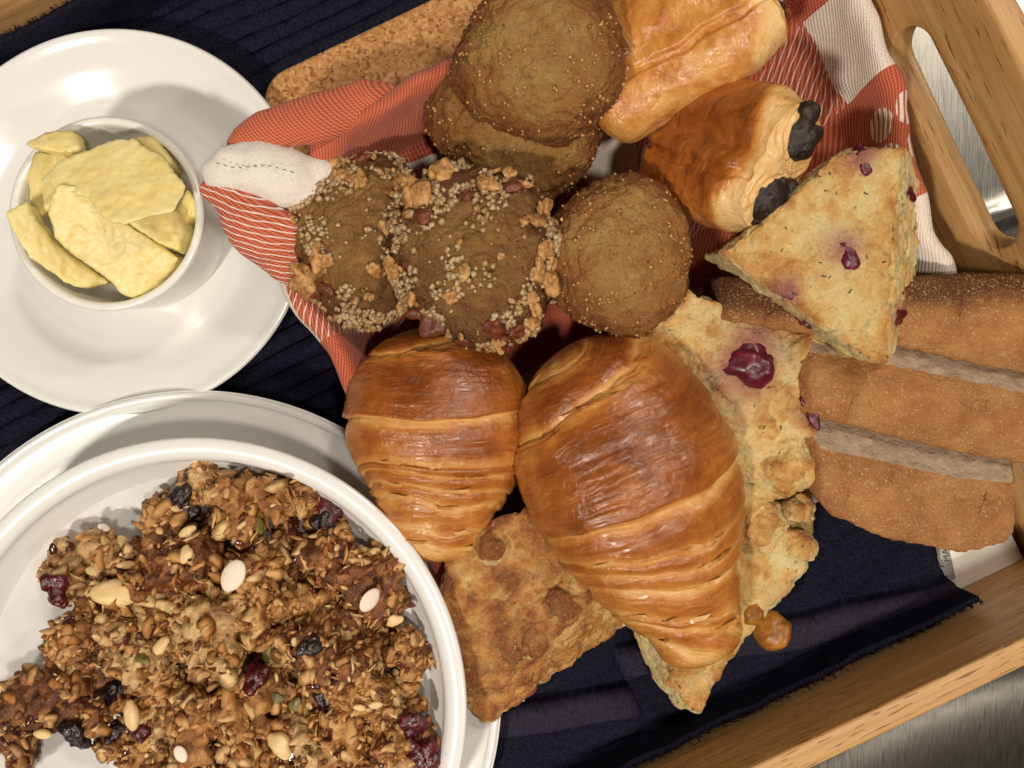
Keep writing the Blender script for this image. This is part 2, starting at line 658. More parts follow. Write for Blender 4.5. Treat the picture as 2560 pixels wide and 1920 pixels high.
    base = m.mix(m.math('MULTIPLY', crack, 0.7), base, c(92, 50, 22))
    crumb = m.ramp(m.noise(2.4, 5), [(0.3, c(176, 158, 138)), (0.7, c(212, 198, 180))])
    m.col(m.mix(m.mapr(m.attr('crumb'), 0.4, 0.6), base, crumb))
    m.bump(m.noise(4.5, 5, 0.65), 0.9, 0.16).bump(m.noise(12, 3, 0.7), 0.6, 0.05).bump(m.math('MULTIPLY', crack, -1), 0.6, 0.1)
    M['bread'] = m.m
    # granola
    for nm, st in (('pale', [(0.25, c(132, 92, 50)), (0.5, c(184, 144, 90)), (0.75, c(218, 186, 132))]),
                   ('golden', [(0.25, c(104, 60, 26)), (0.5, c(162, 108, 54)), (0.75, c(206, 158, 94))]),
                   ('dark', [(0.25, c(62, 30, 14)), (0.5, c(112, 62, 28)), (0.75, c(172, 112, 54))])):
        m = Mt('granola_' + nm, rough=0.42, spec=0.5)
        t = m.noise(1.9, 5, 0.65)
        base = m.ramp(m.math('ADD', m.math('MULTIPLY', t, 0.62), m.math('MULTIPLY', m.attr('cell'), 0.38)), st)
        base = m.mix(m.mapr(m.noise(5, 3), 0.58, 0.7, 0, 0.5), base, c(104, 56, 24))
        m.col(base).bump(m.noise(4, 5, 0.7), 0.8, 0.14).bump(m.voro(5), 0.5, 0.08)
        m.rough(m.mapr(m.noise(3), 0.35, 0.65, 0.22, 0.6))
        M['gr_' + nm] = m.m
    m = Mt('oat', rough=0.5, spec=0.4)
    rnd = m.objrand()
    base = m.ramp(rnd, [(0.0, c(164, 108, 54)), (0.4, c(194, 146, 86)), (0.8, c(220, 186, 130)), (1.0, c(136, 82, 38))])
    base = m.mix(m.mapr(m.noise(4, 4), 0.4, 0.75, 0, 0.5), base, c(160, 98, 44))
    m.col(base).bump(m.noise(6, 4), 0.5, 0.05)
    M['oat'] = m.m
    m = Mt('crumbs', rough=0.45, spec=0.45)
    m.col(m.ramp(m.attr('tone'), [(0.0, c(86, 46, 20)), (0.4, c(142, 90, 42)), (0.8, c(194, 146, 86)), (1.0, c(222, 190, 136))]))
    m.bump(m.noise(9, 3), 0.4, 0.04)
    M['crumbs'] = m.m
    m = Mt('flax', rough=0.18, spec=0.6)
    m.col(m.ramp(m.objrand(), [(0, c(58, 24, 14)), (1, c(98, 48, 26))]))
    M['flax'] = m.m
    m = Mt('raisin', rough=0.28, spec=0.55, coat=0.2)
    m.col(m.ramp(m.noise(2, 4), [(0.3, c(18, 12, 14)), (0.6, c(38, 22, 24)), (0.8, c(62, 28, 32))])).bump(m.noise(3.5, 4), 0.9, 0.15)
    M['raisin'] = m.m
    m = Mt('dried_cranberry', rough=0.25, spec=0.55, coat=0.2)
    m.col(m.ramp(m.noise(2, 4), [(0.3, c(44, 8, 14)), (0.7, c(96, 20, 30))])).bump(m.noise(3, 4), 0.9, 0.15)
    M['drycran'] = m.m
    m = Mt('peanut', rough=0.45, spec=0.4, sss=0.2, sssr=(1, 0.7, 0.4), sss_scale=0.002)
    m.col(m.ramp(m.noise(1.4, 4), [(0.3, c(214, 176, 112)), (0.7, c(238, 214, 164))])).bump(m.noise(5, 4), 0.3, 0.05)
    M['nut'] = m.m
    m = Mt('white_seed', rough=0.6, spec=0.3)
    m.col(m.mix(m.mapr(m.voro(3.4), 0.06, 0.1, 0.8, 0), c(232, 216, 196), c(120, 92, 74))).bump(m.noise(6, 4), 0.3, 0.04)
    M['seed'] = m.m
    m = Mt('pumpkin_seed', rough=0.4, spec=0.45)
    m.col(m.ramp(m.noise(1.8, 4), [(0.3, c(74, 70, 26)), (0.7, c(132, 122, 60))])).bump(m.noise(5), 0.3, 0.05)
    M['pumpkin'] = m.m
    m = Mt('herb', rough=0.7, spec=0.2)
    m.col(m.ramp(m.noise(3), [(0.3, c(74, 68, 44)), (0.7, c(126, 116, 80))]))
    M['herb'] = m.m
    m = Mt('thread', rough=0.9)
    m.col(c(96, 84, 76))
    M['thread'] = m.m
    return M


def crust_mat(name, stops):
    m = Mt(name, rough=0.3, spec=0.55, coat=0.15)
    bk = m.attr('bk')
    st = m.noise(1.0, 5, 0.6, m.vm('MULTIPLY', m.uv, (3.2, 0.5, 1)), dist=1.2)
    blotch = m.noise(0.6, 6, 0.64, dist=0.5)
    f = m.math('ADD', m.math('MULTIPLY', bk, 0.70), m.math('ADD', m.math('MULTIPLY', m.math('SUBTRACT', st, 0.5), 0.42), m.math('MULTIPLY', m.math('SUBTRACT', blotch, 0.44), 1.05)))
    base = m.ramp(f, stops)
    fib = m.mapr(m.noise(1.0, 4, 0.6, m.vm('MULTIPLY', m.uv, (9, 0.35, 1)), dist=2.0), 0.60, 0.70, 0, 0.45)
    base = m.mix(fib, base, c(150, 84, 34))
    fib2 = m.mapr(m.noise(1.0, 4, 0.6, m.vm('MULTIPLY', m.vm('ADD', m.uv, (31.0, 7.0, 0)), (7, 0.4, 1)), dist=2.0), 0.60, 0.72, 0, 0.4)
    base = m.mix(fib2, base, c(236, 198, 132))
    m.col(base)
    rg = m.math('ADD', m.mapr(bk, 0.1, 0.7, 0.46, 0.17), m.math('MULTIPLY', m.math('SUBTRACT', m.noise(3, 4), 0.5), 0.4))
    m.rough(rg)
    m.bump(m.noise(1.0, 5, 0.65, m.vm('MULTIPLY', m.uv, (4.5, 0.9, 1)), dist=1.5), 0.35, 0.08)
    m.bump(m.noise(1.1, 6, 0.62), 0.7, 0.2).bump(m.mapr(m.voro(2.2), 0.0, 0.35, 1, 0), 0.18, 0.1).bump(m.voro(7), 0.12, 0.03)
    return m.m


def muffin_mat(name, stops, rim):
    m = Mt(name, rough=0.45, spec=0.45)
    t = m.noise(0.55, 5, 0.66)
    base = m.ramp(m.math('ADD', t, m.math('MULTIPLY', m.attr('rim'), 0.22)), stops)
    r = m.math('ADD', m.attr('rim'), m.math('MULTIPLY', m.math('SUBTRACT', m.noise(1.6, 4), 0.5), 0.7))
    base = m.mix(m.mapr(r, 0.35, 1.25, 0, 0.9), base, rim)
    pit = m.mapr(m.voro(2.6), 0.08, 0.15, 1, 0)
    pit = m.math('MULTIPLY', pit, m.mapr(m.noise(2.2), 0.42, 0.55))
    base = m.mix(m.math('MULTIPLY', pit, 0.65), base, c(74, 52, 28))
    base = m.mix(m.mapr(m.noise(9, 3, 0.7), 0.6, 0.7, 0, 0.4), base, c(214, 172, 104))
    base = m.mix(m.mapr(m.noise(5, 3, 0.7), 0.58, 0.7, 0, 0.35), base, c(98, 70, 34))
    m.col(base).bump(m.noise(2.6, 7, 0.72), 1.0, 0.26).bump(m.math('MULTIPLY', pit, -1), 0.8, 0.12)
    m.bump(m.voro(8), 0.5, 0.06)
    m.rough(m.mapr(m.noise(5, 4), 0.35, 0.65, 0.18, 0.6))
    return m.m


def scone_mat(name, brown):
    m = Mt(name, rough=0.5, spec=0.4)
    top = m.attr('top')
    t = m.noise(0.7, 5, 0.62)
    f = m.math('ADD', m.math('MULTIPLY', top, 0.40 * brown), m.math('MULTIPLY', m.math('SUBTRACT', t, 0.5), 1.7))
    f = m.math('ADD', f, m.math('MULTIPLY', m.attr('curv'), 0.16))
    base = m.ramp(f, [(0.0, c(236, 218, 164)), (0.28, c(238, 208, 144)), (0.5, c(228, 182, 110)), (0.72, c(204, 142, 78)), (1.0, c(152, 94, 54))])
    base = m.mix(m.mapr(m.noise(7, 3, 0.7), 0.58, 0.7, 0, 0.4), base, c(246, 226, 178))
    crv = m.attr('pit')
    base = m.mix(m.math('MULTIPLY', m.mapr(crv, 0.65, 1.0), 0.25), base, c(170, 146, 98))
    fl = m.mapr(m.noise(4.6, 3, 0.8, dist=1.5), 0.685, 0.72)
    base = m.mix(m.math('MULTIPLY', fl, 0.75), base, c(92, 86, 58))
    pk = m.attr('stain')
    base = m.mix(m.math('MULTIPLY', pk, 0.75), base, c(150, 84, 104))
    m.col(base).bump(m.noise(2.6, 7, 0.72), 1.0, 0.22).bump(m.voro(6), 0.6, 0.08)
    m.rough(m.mapr(m.noise(5, 4), 0.35, 0.65, 0.2, 0.65))
    return m.m


def napkin_mat(k):
    m = Mt('napkin_cloth', rough=0.9, spec=0.15, sheen=0.15)
    u, v, _ = m.sep(m.uv)
    P = 8.4                                    # woven repeat in cm
    cu = m.math('FRACT', m.math('DIVIDE', m.math('ADD', u, 1.3), P))
    cv = m.math('FRACT', m.math('DIVIDE', m.math('ADD', v, -0.2 + 8.4 * 4), P))
    tw = m.math('SINE', m.math('MULTIPLY', m.math('ADD', u, m.math('MULTIPLY', v, 0.45)), 2 * math.pi * 7.2))
    thread = m.math('SINE', m.math('MULTIPLY', v, 2 * math.pi * 9))
    wob = m.math('MULTIPLY', m.math('SUBTRACT', m.noise(1.3, 2, vec=m.uv), 0.5), 0.25)
    ln = m.math('SINE', m.math('MULTIPLY', m.math('ADD', m.math('ADD', u, m.math('MULTIPLY', v, 0.9)), wob), 2 * math.pi * 3.1))
    line = m.mapr(ln, 0.76, 0.95)
    orange = m.ramp(m.math('MULTIPLY', m.math('ADD', m.math('ADD', tw, m.math('MULTIPLY', thread, 0.4)), 1.4), 0.36), [(0.1, c(166, 74, 50)), (0.6, c(196, 100, 70)), (1.0, c(210, 130, 102))])
    white = m.ramp(m.noise(12, 2, vec=m.uv), [(0.3, c(222, 210, 196)), (0.7, c(238, 230, 218))])
    hatch = m.mix(line, orange, white)
    inA = m.math('LESS_THAN', cu, 0.42)
    inB = m.math('LESS_THAN', cv, 0.42)
    # both -> white, one -> hatched, none -> plain orange with a woven motif
    both = m.math('MULTIPLY', inA, inB)
    one = m.math('SUBTRACT', inB, both)
    lx = m.math('MULTIPLY', m.math('SUBTRACT', cu, 0.21), P)
    ly = m.math('MULTIPLY', m.math('SUBTRACT', cv, 0.71), P)
    mot = None
    for (ex, ey) in ((0.75, 0.75), (-0.75, 0.75), (0.75, -0.75), (-0.75, -0.75)):
        dx = m.math('SUBTRACT', lx, ex)
        dy = m.math('SUBTRACT', ly, ey)
        d = m.math('ADD', m.math('MULTIPLY', dx, dx), m.math('MULTIPLY', dy, dy))
        e = m.math('LESS_THAN', d, 0.42)
        mot = e if mot is None else m.math('MAXIMUM', mot, e)
    mline = m.mapr(m.math('SINE', m.math('MULTIPLY', m.math('ADD', u, m.math('MULTIPLY', v, 0.3)), 2 * math.pi * 3.6)), -0.5, 0.1)
    cell = m.math('FLOOR', m.math('DIVIDE', m.math('ADD', u, 1.3), P))
    mot = m.math('MULTIPLY', m.math('MULTIPLY', mot, mline), m.math('COMPARE', cell, 2.0, 0.5))
    col = m.mix(m.math('MULTIPLY', mot, inA), orange, white)
    col = m.mix(one, col, hatch)
    col = m.mix(both, col, white)
    col = (col, hatch, orange)[k]
    m.col(col)
    m.bump(m.math('ADD', tw, m.math('MULTIPLY', thread, 0.6)), 0.5, 0.02).bump(m.noise(3, 3), 0.3, 0.06)
    return m.m


MAT = build_materials()


# ------------------------------------------------------------------ the steel counter
def counter():
    n = 220
    xs = np.linspace(-80, 80, n)
    ys = np.linspace(-80, 80, n)
    # denser where it is seen
    xs = np.sign(xs) * np.abs(xs / 80) ** 1.6 * 80
    ys = np.sign(ys) * np.abs(ys / 80) ** 1.6 * 80
    X, Y = np.meshgrid(xs, ys, indexing='ij')
    Z = np.full_like(X, -1.6)
    d = np.hypot((X - 33) / 1.15, Y + 40)                     # round sink bowl
    Z -= 3.2 * (1 - sstep(12, 27.5, d)) + 0.55 * (1 - sstep(27.0, 29.0, d))
    P0, P1 = at(2380, 585, -1.6), at(2500, 545, -1.6)
    dv = (P1 - P0)[:2] / np.linalg.norm((P1 - P0)[:2])
    dd = (X - P0[0]) * -dv[1] + (Y - P0[1]) * dv[0]
    Z += 0.45 * np.exp(-(dd / 0.35) ** 2) - 0.5 * sstep(0.2, -0.6, dd)
    V = np.stack([X, Y, Z], -1).reshape(-1, 3)
    o = add('counter', mesh('counter', V, grid_faces(n, n)), MAT['steel'], kind='structure')
    o['label'] = 'brushed stainless steel kitchen counter with a sink bowl'


counter()


# ------------------------------------------------------------------ wooden tray
B0, B1, A0, A1 = -22.35, 17.0, -37.0, 17.3
tray = thing('serving_tray', 'wooden serving tray with a white floor and a cut-out handle', 'tray', (0, 0, -1.6))
TO = np.array([0, 0, -1.6])


def board(name, corners_ab, z0, z1, mat, parent, along='a', sub=1, bev=0.14):
    """a plank: (a,b) rectangle extruded z0..z1, bevelled, UV along the grain"""
    a0, a1, b0, b1 = corners_ab
    # rounded-box cross sections swept along the long direction
    if along == 'a':
        w0, w1, l0, l1 = b0, b1, a0, a1
    else:
        w0, w1, l0, l1 = a0, a1, b0, b1
    prof = []
    for (cx, cz, st) in ((w1 - bev, z1 - bev, 0), (w0 + bev, z1 - bev, 1), (w0 + bev, z0 + bev, 2), (w1 - bev, z0 + bev, 3)):
        for k in range(5):
            t = (st + k / 4) * math.pi / 2
            prof.append((cx + bev * math.cos(t), cz + bev * math.sin(t)))
    prof = np.array(prof)
    ls = np.linspace(l0, l1, 40)
    n = len(prof)
    W = np.tile(prof[:, 0], len(ls))
    Z = np.tile(prof[:, 1], len(ls))
    L = np.repeat(ls, n)
    V = ab(L, W, Z) if along == 'a' else ab(W, L, Z)
    per = np.concatenate([[0], np.cumsum(np.linalg.norm(np.diff(prof, axis=0), axis=1))])
    uv = np.stack([L, np.tile(per, len(ls)) + z0 * 7.3 + w0], 1)
    Fs = grid_faces(len(ls), n, wrap_v=True)
    me = mesh(name, V - TO, [Fs, [list(range(n))[::-1], list(range((len(ls) - 1) * n, len(ls) * n))]], uv=uv)
    return add(name, me, mat, parent)


RH = 6.1
board('rail', (A0 - 1.5, A1 + 0.55, B1 + 0.0, B1 + 1.0), -1.2, RH, MAT['wood'], tray)
board('rail', (A0 - 1.5, A1 + 0.55, B0 - 1.0, B0), -1.2, RH, MAT['wood'], tray)
fl = board('tray_floor', (A0, A1 + 0.05, B0 + 0.003, B1 - 0.003), -0.6, 0.0, MAT['floor'], tray, bev=0.02)


def end_wall(a_base, sgn):
    bc, zc = -1.2, 5.6
    FL = 0.256
    hl, hr = 4.6, 1.05             # half length and end radius of the hand hole
    top = lambda b: RH + 3.2 * math.exp(-((b - bc) / 8.5) ** 4) - 0.0

    def inside(b, z):
        return (B0 - 0.98 < b < B1 + 0.98) and (-1.2 < z < top(b))
    ang = np.sort(np.concatenate([np.linspace(0, 2 * np.pi, 220, endpoint=False)] + [[math.atan2(z - zc, b - bc) % (2 * math.pi)] for b in (B0 - 0.98, B1 + 0.98) for z in (-1.2, RH)]))
    hole, outer = [], []
    for t in ang:
        ct, st_ = math.cos(t), math.sin(t)
        lo, hi = 0.0, hl + hr
        for _ in range(30):
            mid = (lo + hi) / 2
            x, z = mid * ct, mid * st_
            q = math.hypot(max(abs(x) - (hl - hr), 0), z)
            if q < hr:
                lo = mid
            else:
                hi = mid
        hole.append((bc + lo * ct, zc + lo * st_))
        lo, hi = 0.0, 60.0
        for _ in range(40):
            mid = (lo + hi) / 2
            if inside(bc + mid * ct, zc + mid * st_):
                lo = mid
            else:
                hi = mid
        outer.append((bc + lo * ct, zc + lo * st_))
    hole, outer = np.array(hole), np.array(outer)
    n = len(ang)
    th = 1.0
    rb = 0.12
    cen = np.array([bc, zc])

    def inset(R, k):   # move ring towards (k>0) the wood
        d = R - cen
        return R + d / np.linalg.norm(d, axis=1)[:, None] * k
    rings = []   # (ring, offset across thickness), going round the ring-shaped section
    mids = [hole + (outer - hole) * f for f in (0.15, 0.4, 0.7)]
    rings.append((inset(hole, 0), rb))
    rings.append((inset(hole, rb * .3), rb * .3))
    rings.append((inset(hole, rb), 0))
    for mm in mids:
        rings.append((mm, 0))
    rings.append((inset(outer, -rb), 0))
    rings.append((inset(outer, -rb * .3), rb * .3))
    rings.append((outer, rb))
    rings.append((outer, th - rb))
    rings.append((inset(outer, -rb * .3), th - rb * .3))
    rings.append((inset(outer, -rb), th))
    for mm in mids[::-1]:
        rings.append((mm, th))
    rings.append((inset(hole, rb), th))
    rings.append((inset(hole, rb * .3), th - rb * .3))
    rings.append((inset(hole, 0), th - rb))
    V, uv = [], []
    for R, off in rings:
        a = a_base + sgn * (off + FL * (R[:, 1]))
        V.append(ab(a, R[:, 0], R[:, 1]))
        uv.append(np.stack([R[:, 0] + 50, R[:, 1] + off * 1.0], 1))
    V, uv = np.concatenate(V), np.concatenate(uv)
    Fs = grid_faces(len(rings), n, wrap_u=True, wrap_v=True)
    if sgn < 0:
        Fs = Fs[:, ::-1]
    me = mesh('end_wall', V - TO, Fs[:, ::-1], uv=uv)
    return add('end_wall', me, MAT['wood'], tray)


end_wall(A1 + 0.56, 1)
end_wall(A0 - 1.55, -1)

# print on the tray floor: a grey panel with lettering and a black disc
def flat(name, pts, z, mat, parent, off, h=0.006):
    P = np.array([at(x, y, 0) for x, y in pts])
    n = len(P)
    T = P.copy(); T[:, 2] = z + h
    Bm = P.copy(); Bm[:, 2] = z
    V = np.concatenate([T, Bm]) - off
    Fs = [list(range(n))[::-1], list(range(n, 2 * n))] + [[i, n + i, n + (i + 1) % n, (i + 1) % n] for i in range(n)]
    return add(name, mesh(name, V, [Fs], smooth=False), mat, parent)


lab = flat('printed_panel', [(2290, 1340), (2372, 1366), (2389, 1445), (2384, 1450), (2330, 1462), (2280, 1440)], 0.004, MAT['greylabel'], fl, TO)
lab['label'] = 'grey printed panel with dark lettering'
cb = [(2310 + 32 * math.cos(t), 1385 + 36 * math.sin(t)) for t in np.linspace(0, 2 * math.pi, 28, endpoint=False)]
flat('printed_disc', cb, 0.014, MAT['black'], fl, TO)


def lettering(txt, px, py, size, ang, z):
    cu = bpy.data.curves.new('lettering', 'FONT')
    cu.body = txt
    cu.size = size * S
    cu.extrude = 0.00003
    o = bpy.data.objects.new('lettering', cu)
    scene.collection.objects.link(o)
    dg = bpy.context.evaluated_depsgraph_get()
    me = bpy.data.meshes.new_from_object(o.evaluated_get(dg))
    bpy.data.objects.remove(o)
    o = bpy.data.objects.new('lettering', me)
    scene.collection.objects.link(o)
    me.materials.clear()
    me.materials.append(MAT['black'])
    o.parent = fl
    P = at(px, py, 0) - TO
    P[2] = z + 1.6
    o.location = Vector(P.tolist()) * S
    o.rotation_euler = (0, 0, ang)
    return o


lettering('MA', 2376, 1403, 0.42, math.radians(102), 0.016)


# ------------------------------------------------------------------ navy towel
def towel():
    root = thing('towel', 'navy blue ribbed terry towel lining the tray', 'towel', (0, 0, 0))
    da = 0.13
    a = np.arange(-36.5, 13.7, da)
    s = np.arange(B0 - 2.7, B1 + 2.0, da)
    Aa, Ss = np.meshgrid(a, s, indexing='ij')
    P = np.stack([Aa.ravel(), Ss.ravel(), np.zeros(Aa.size)], 1)
    br = np.where(P[:, 0] < -1.0, 12.8 + 0.275 * (P[:, 0] + 6.6), 14.55 + 0.268 * (P[:, 0] - 6.4)) + 0.25 * fbm(P * [0.3, 0.05, 1], 2, 5)
    d = P[:, 1] - br
    # edge line wobble
    hem_w = 1.15
    hem = (d > 0) & (d < hem_w)
    z = 0.45 + 0.12 * fbm(P * 0.25, 3, 3)
    rib = (0.5 + 0.5 * np.sin((P[:, 1] + 0.25 * fbm(P * [0.15, 0.3, 1], 2, 9)) * 2 * math.pi / 0.78)) ** 0.7
    rib_amp = np.where(d < -9, 0.22, 0.08) * (1 - hem) * (0.7 + 0.6 * vnoise(P * [0.3, 0.2, 1], 8))
    z = z + rib * rib_amp
    step = sstep(-0.12, 0.1, d) * (0.15 + 0.85 * np.exp(-np.maximum(d, 0) / 1.6))
    amp = 0.95 * (0.85 + 0.3 * fbm(P * [0.25, 0, 1], 2, 4))
    z = z + step * amp - 0.2 * np.exp(-((d + 0.7) / 0.7) ** 2)
    z -= 0.10 * np.exp(-((d - hem_w - 0.05) / 0.09) ** 2)
    # hem notch and the side seam near the towel's end
    z -= 0.5 * np.exp(-((P[:, 0] + 1.0) / 0.18) ** 2) * (d > -0.1) * (d < hem_w)
    z -= 0.13 * np.exp(-((P[:, 0] - 12.4) / 0.10) ** 2) * (d > -0.1)
    for q, hh in ((1.9, 0.10), (2.9, 0.12), (3.8, 0.09)):
        z += hh * np.exp(-((d - q - 0.3 * fbm(P * [0.35, 0.1, 1], 3, int(q * 10))) / 0.22) ** 2)
    z += 0.03 * fbm(P * 3.5, 3, 2)
    # climbs both rails a little
    r = 0.9
    hi, lo = B1 - 0.32 - r, B0 + 0.32 + r
    tu = np.clip((P[:, 1] - hi) / r, 0, None)
    tl = np.clip((lo - P[:, 1]) / r, 0, None)
    b = P[:, 1].copy()
    lift = np.zeros(len(P))
    for t, sg, base in ((tu, 1, hi), (tl, -1, lo)):
        m = t > 0
        arc = np.minimum(t[m], math.pi / 2)
        ext = np.maximum(t[m] - math.pi / 2, 0) * r
        b[m] = base + sg * r * np.sin(arc)
        lift[m] = r * (1 - np.cos(arc)) + ext
        z[m] = z[m] * (1 - 0.55 * sstep(0, 1.57, t[m]))
        b[m] -= sg * 0.16 * sstep(0, 1.57, t[m]) * (1 + 1.2 * fbm(P[m] * [0.5, 0.5, 1], 2, 77))
    edge_w = 0.5 * fbm(np.stack([P[:, 0] * 0.35, P[:, 1] * 0, P[:, 2]], 1), 3, 51)
    top_u = sstep(0.3, 1.8, tu) + sstep(0.3, 1.8, tl)
    V = ab(P[:, 0], b, np.maximum(z, 0.12) + lift + edge_w * top_u * 0.6)
    nu, nv = len(a), len(s)
    Fs = grid_faces(nu, nv)
    uv = np.stack([P[:, 0], P[:, 1]], 1)
    me = mesh('cloth', V, Fs, uv=uv, attrs={'hemd': np.clip(d, -5, 5)})
    o = add('cloth', me, MAT['towel'], root)
    m = o.modifiers.new('s', 'SOLIDIFY')
    m.thickness = 0.22 * S
    m.offset = -1
    # terry loops
    N = normals(V, Fs)
    vis = np.where((~hem) & (np.abs(V[:, 0]) < 24) & (np.abs(V[:, 1]) < 18))[0]
    k = 130000
    idx = rng.choice(vis, k)
    base = V[idx] + rng.normal(0, 0.05, (k, 3))
    nn = N[idx] + rng.normal(0, 0.75, (k, 3))
    nn /= np.linalg.norm(nn, axis=1)[:, None]
    side = np.cross(nn, rng.normal(size=(k, 3)))
    side /= np.linalg.norm(side, axis=1)[:, None]
    L = rng.uniform(0.12, 0.24, k)[:, None]
    w = 0.034
    p0, p1 = base - side * w, base + side * w
    md = base + nn * L * 0.6 + side * 0.02
    p2, p3 = md + side * w, md - side * w
    bend = np.cross(side, nn)
    p4 = base + nn * L * 0.75 + bend * L * 0.55
    TV = np.stack([p0, p1, p2, p3, p4], 1).reshape(-1, 3)
    b0 = np.arange(k) * 5
    q = np.stack([b0, b0 + 1, b0 + 2, b0 + 3], 1)
    t3 = np.stack([b0 + 3, b0 + 2, b0 + 4], 1)
    add('terry_loops', mesh('terry_loops', TV, [q, t3]), MAT['tuft'], root, kind='stuff')
    return root


towel()


# ------------------------------------------------------------------ cork board
def cork():
    a0, a1, b0, b1, r = -4.55, 12.5, -16.6, 9.0, 1.5
    pts = []
    for cx, cy, st in ((a1 - r, b1 - r, 0), (a0 + r, b1 - r, 1), (a0 + r, b0 + r, 2), (a1 - r, b0 + r, 3)):
        for k in range(13):
            t = (st + k / 12) * math.pi / 2
            pts.append((cx, cy, math.cos(t), math.sin(t)))
    prof = [(-0.12, 0.62), (-0.02, 0.72), (0, 0.85), (0, 1.2), (-0.05, 1.32), (-0.2, 1.38), (-0.3, 1.385), (-0.9, 1.385)]
    V = []
    for off, z in prof:
        for cx, cy, x, y in pts:
            V.append(ab(cx + (r + off) * x, cy + (r + off) * y, z))
    V = np.array(V)
    n = len(pts)
    Fs = grid_faces(len(prof), n, wrap_v=True)
    root = add('cork_board', mesh('cork_board', V - ab(0, 0, 0.6), [Fs, [list(range((len(prof) - 1) * n, len(prof) * n))[::-1], list(range(n))]], smooth=True), MAT['cork'], loc=(0, 0, 0.6))
    tag(root, 'tan cork board with rounded corners beneath the orange napkin', 'cork board')


cork()


# ------------------------------------------------------------------ crockery
def lathe(name, prof, mat, parent, n=128, tilt=None, uvw=False):
    prof = np.array(prof, float)
    # resample with a spline for round shoulders
    pr = []
    for i in range(len(prof) - 1):
        p0 = prof[max(i - 1, 0)]; p1 = prof[i]; p2 = prof[i + 1]; p3 = prof[min(i + 2, len(prof) - 1)]
        for t in np.linspace(0, 1, 6, endpoint=False):
            a = 0.5 * (2 * p1 + (p2 - p0) * t + (2 * p0 - 5 * p1 + 4 * p2 - p3) * t * t + (3 * p1 - p0 - 3 * p2 + p3) * t ** 3)
            pr.append(a)
    pr.append(prof[-1])
    pr = np.array(pr)
    pr[:, 0] = np.maximum(pr[:, 0], 0.0005)
    ph = np.linspace(0, 2 * np.pi, n, endpoint=False)
    V = np.stack([pr[:, 0][:, None] * np.cos(ph), pr[:, 0][:, None] * np.sin(ph), np.repeat(pr[:, 1][:, None], n, 1)], -1).reshape(-1, 3)
    if tilt is not None:
        V = V @ rot_to(tilt).T
    return add(name, mesh(name, V, grid_faces(len(pr), n, wrap_v=True)[:, ::-1]), mat, parent)


def plate_profile(R, h, foot, well, th=0.32):
    """from under-centre outward, over the rim, back to the middle of the well"""
    return [(0, 0.25), (foot - 0.35, 0.25), (foot - 0.15, 0.0), (foot + 0.1, 0.0), (foot + 0.25, 0.22), (R * 0.8, h * 0.52), (R - 0.15, h - 0.22), (R, h - 0.08), (R - 0.1, h + 0.02),
            (R - 0.28, h - 0.03), (R - 0.6, h - 0.2), (R * 0.82, h * 0.52 + th), (well + 0.6, 0.66), (well, 0.56), (well - 0.5, 0.53), (well * 0.5, 0.52), (0, 0.52)]


P = at(285, 554, 2.5)
sc_root = thing('saucer', 'white round saucer under the butter ramekin', 'saucer', (P[0], P[1], 0.75))
lathe('dish', plate_profile(8.13, 1.75, 4.6, 5.0), MAT['porcelain'], sc_root)
PR = at(266, 534, 5.3)
rm_root = thing('ramekin', 'small white ramekin holding butter on the saucer', 'ramekin', (PR[0], PR[1], 1.27))
RR = 3.78
lathe('cup', [(0, 0.18), (2.6, 0.18), (2.85, 0.02), (3.15, 0.02), (3.3, 0.2), (3.45, 1.2), (3.58, 3.2), (3.72, 3.85), (RR, 3.98), (RR - 0.1, 4.08), (RR - 0.26, 4.06), (RR - 0.36, 3.9), (RR - 0.42, 3.3), (3.12, 1.4), (2.95, 0.75), (2.5, 0.5), (1.5, 0.45), (0, 0.45)], MAT['ramekin'], rm_root)

PB = at(488, 1741, 2.6)
up_root = thing('dinner_plate', 'large white plate beneath the granola bowl', 'plate', (PB[0], PB[1], 0.75))
lathe('dish', plate_profile(12.75, 1.85, 7.6, 8.2), MAT['porcelain'], up_root, n=160)
PW = at(487, 1774, 5.6)
BR = 680 * (H - 5.6) / FPX
bw_root = thing('bowl', 'wide white bowl filled with granola clusters', 'bowl', (PW[0], PW[1], 1.3))
lathe('basin', [(0, 0.3), (4.4, 0.3), (4.7, 0.02), (5.1, 0.02), (5.3, 0.3), (7.4, 1.6), (9.3, 3.2), (BR - 0.42, 3.95), (BR - 0.12, 4.08), (BR, 4.2), (BR - 0.06, 4.33), (BR - 0.3, 4.38), (BR - 0.62, 4.3), (BR - 0.85, 4.08), (BR - 1.05, 3.6), (8.4, 2.25), (6.6, 1.0), (5.2, 0.68), (3, 0.62), (0, 0.62)], MAT['porcelain'], bw_root, n=180)


# ------------------------------------------------------------------ butter
def bpx(pts):
    return [(x * 0.3134, 280 + y * 0.3134) for x, y in pts]


def slab(pts, ztop, thick, tiltv=(0, 0), voxel=0.1, shrink=0.0, seed=0, rough=0.05, smooth=3):
    """solid seen from above: pixel outline at ztop (+ tilt per px), thickness down"""
    pts = np.array(pts, float)
    cpx = pts.mean(0)
    top = []
    for x, y in pts:
        z = ztop + tiltv[0] * (x - cpx[0]) / 100 + tiltv[1] * (y - cpx[1]) / 100
        top.append(at(x, y, z))
    top = np.array(top)
    bot = top.copy()
    bot[:, :2] = top[:, :2].mean(0) + (top[:, :2] - top[:, :2].mean(0)) * (1 - shrink)
    bot[:, 2] -= thick
    V, N, E, Fs = Shell().prism(top, bot).remesh(voxel, smooth)
    V = V + N * (rough * fbm(V * 1.6, 4, seed) + 0.4 * rough * fbm(V * 6, 3, seed + 5))[:, None]
    return V, N, E, Fs


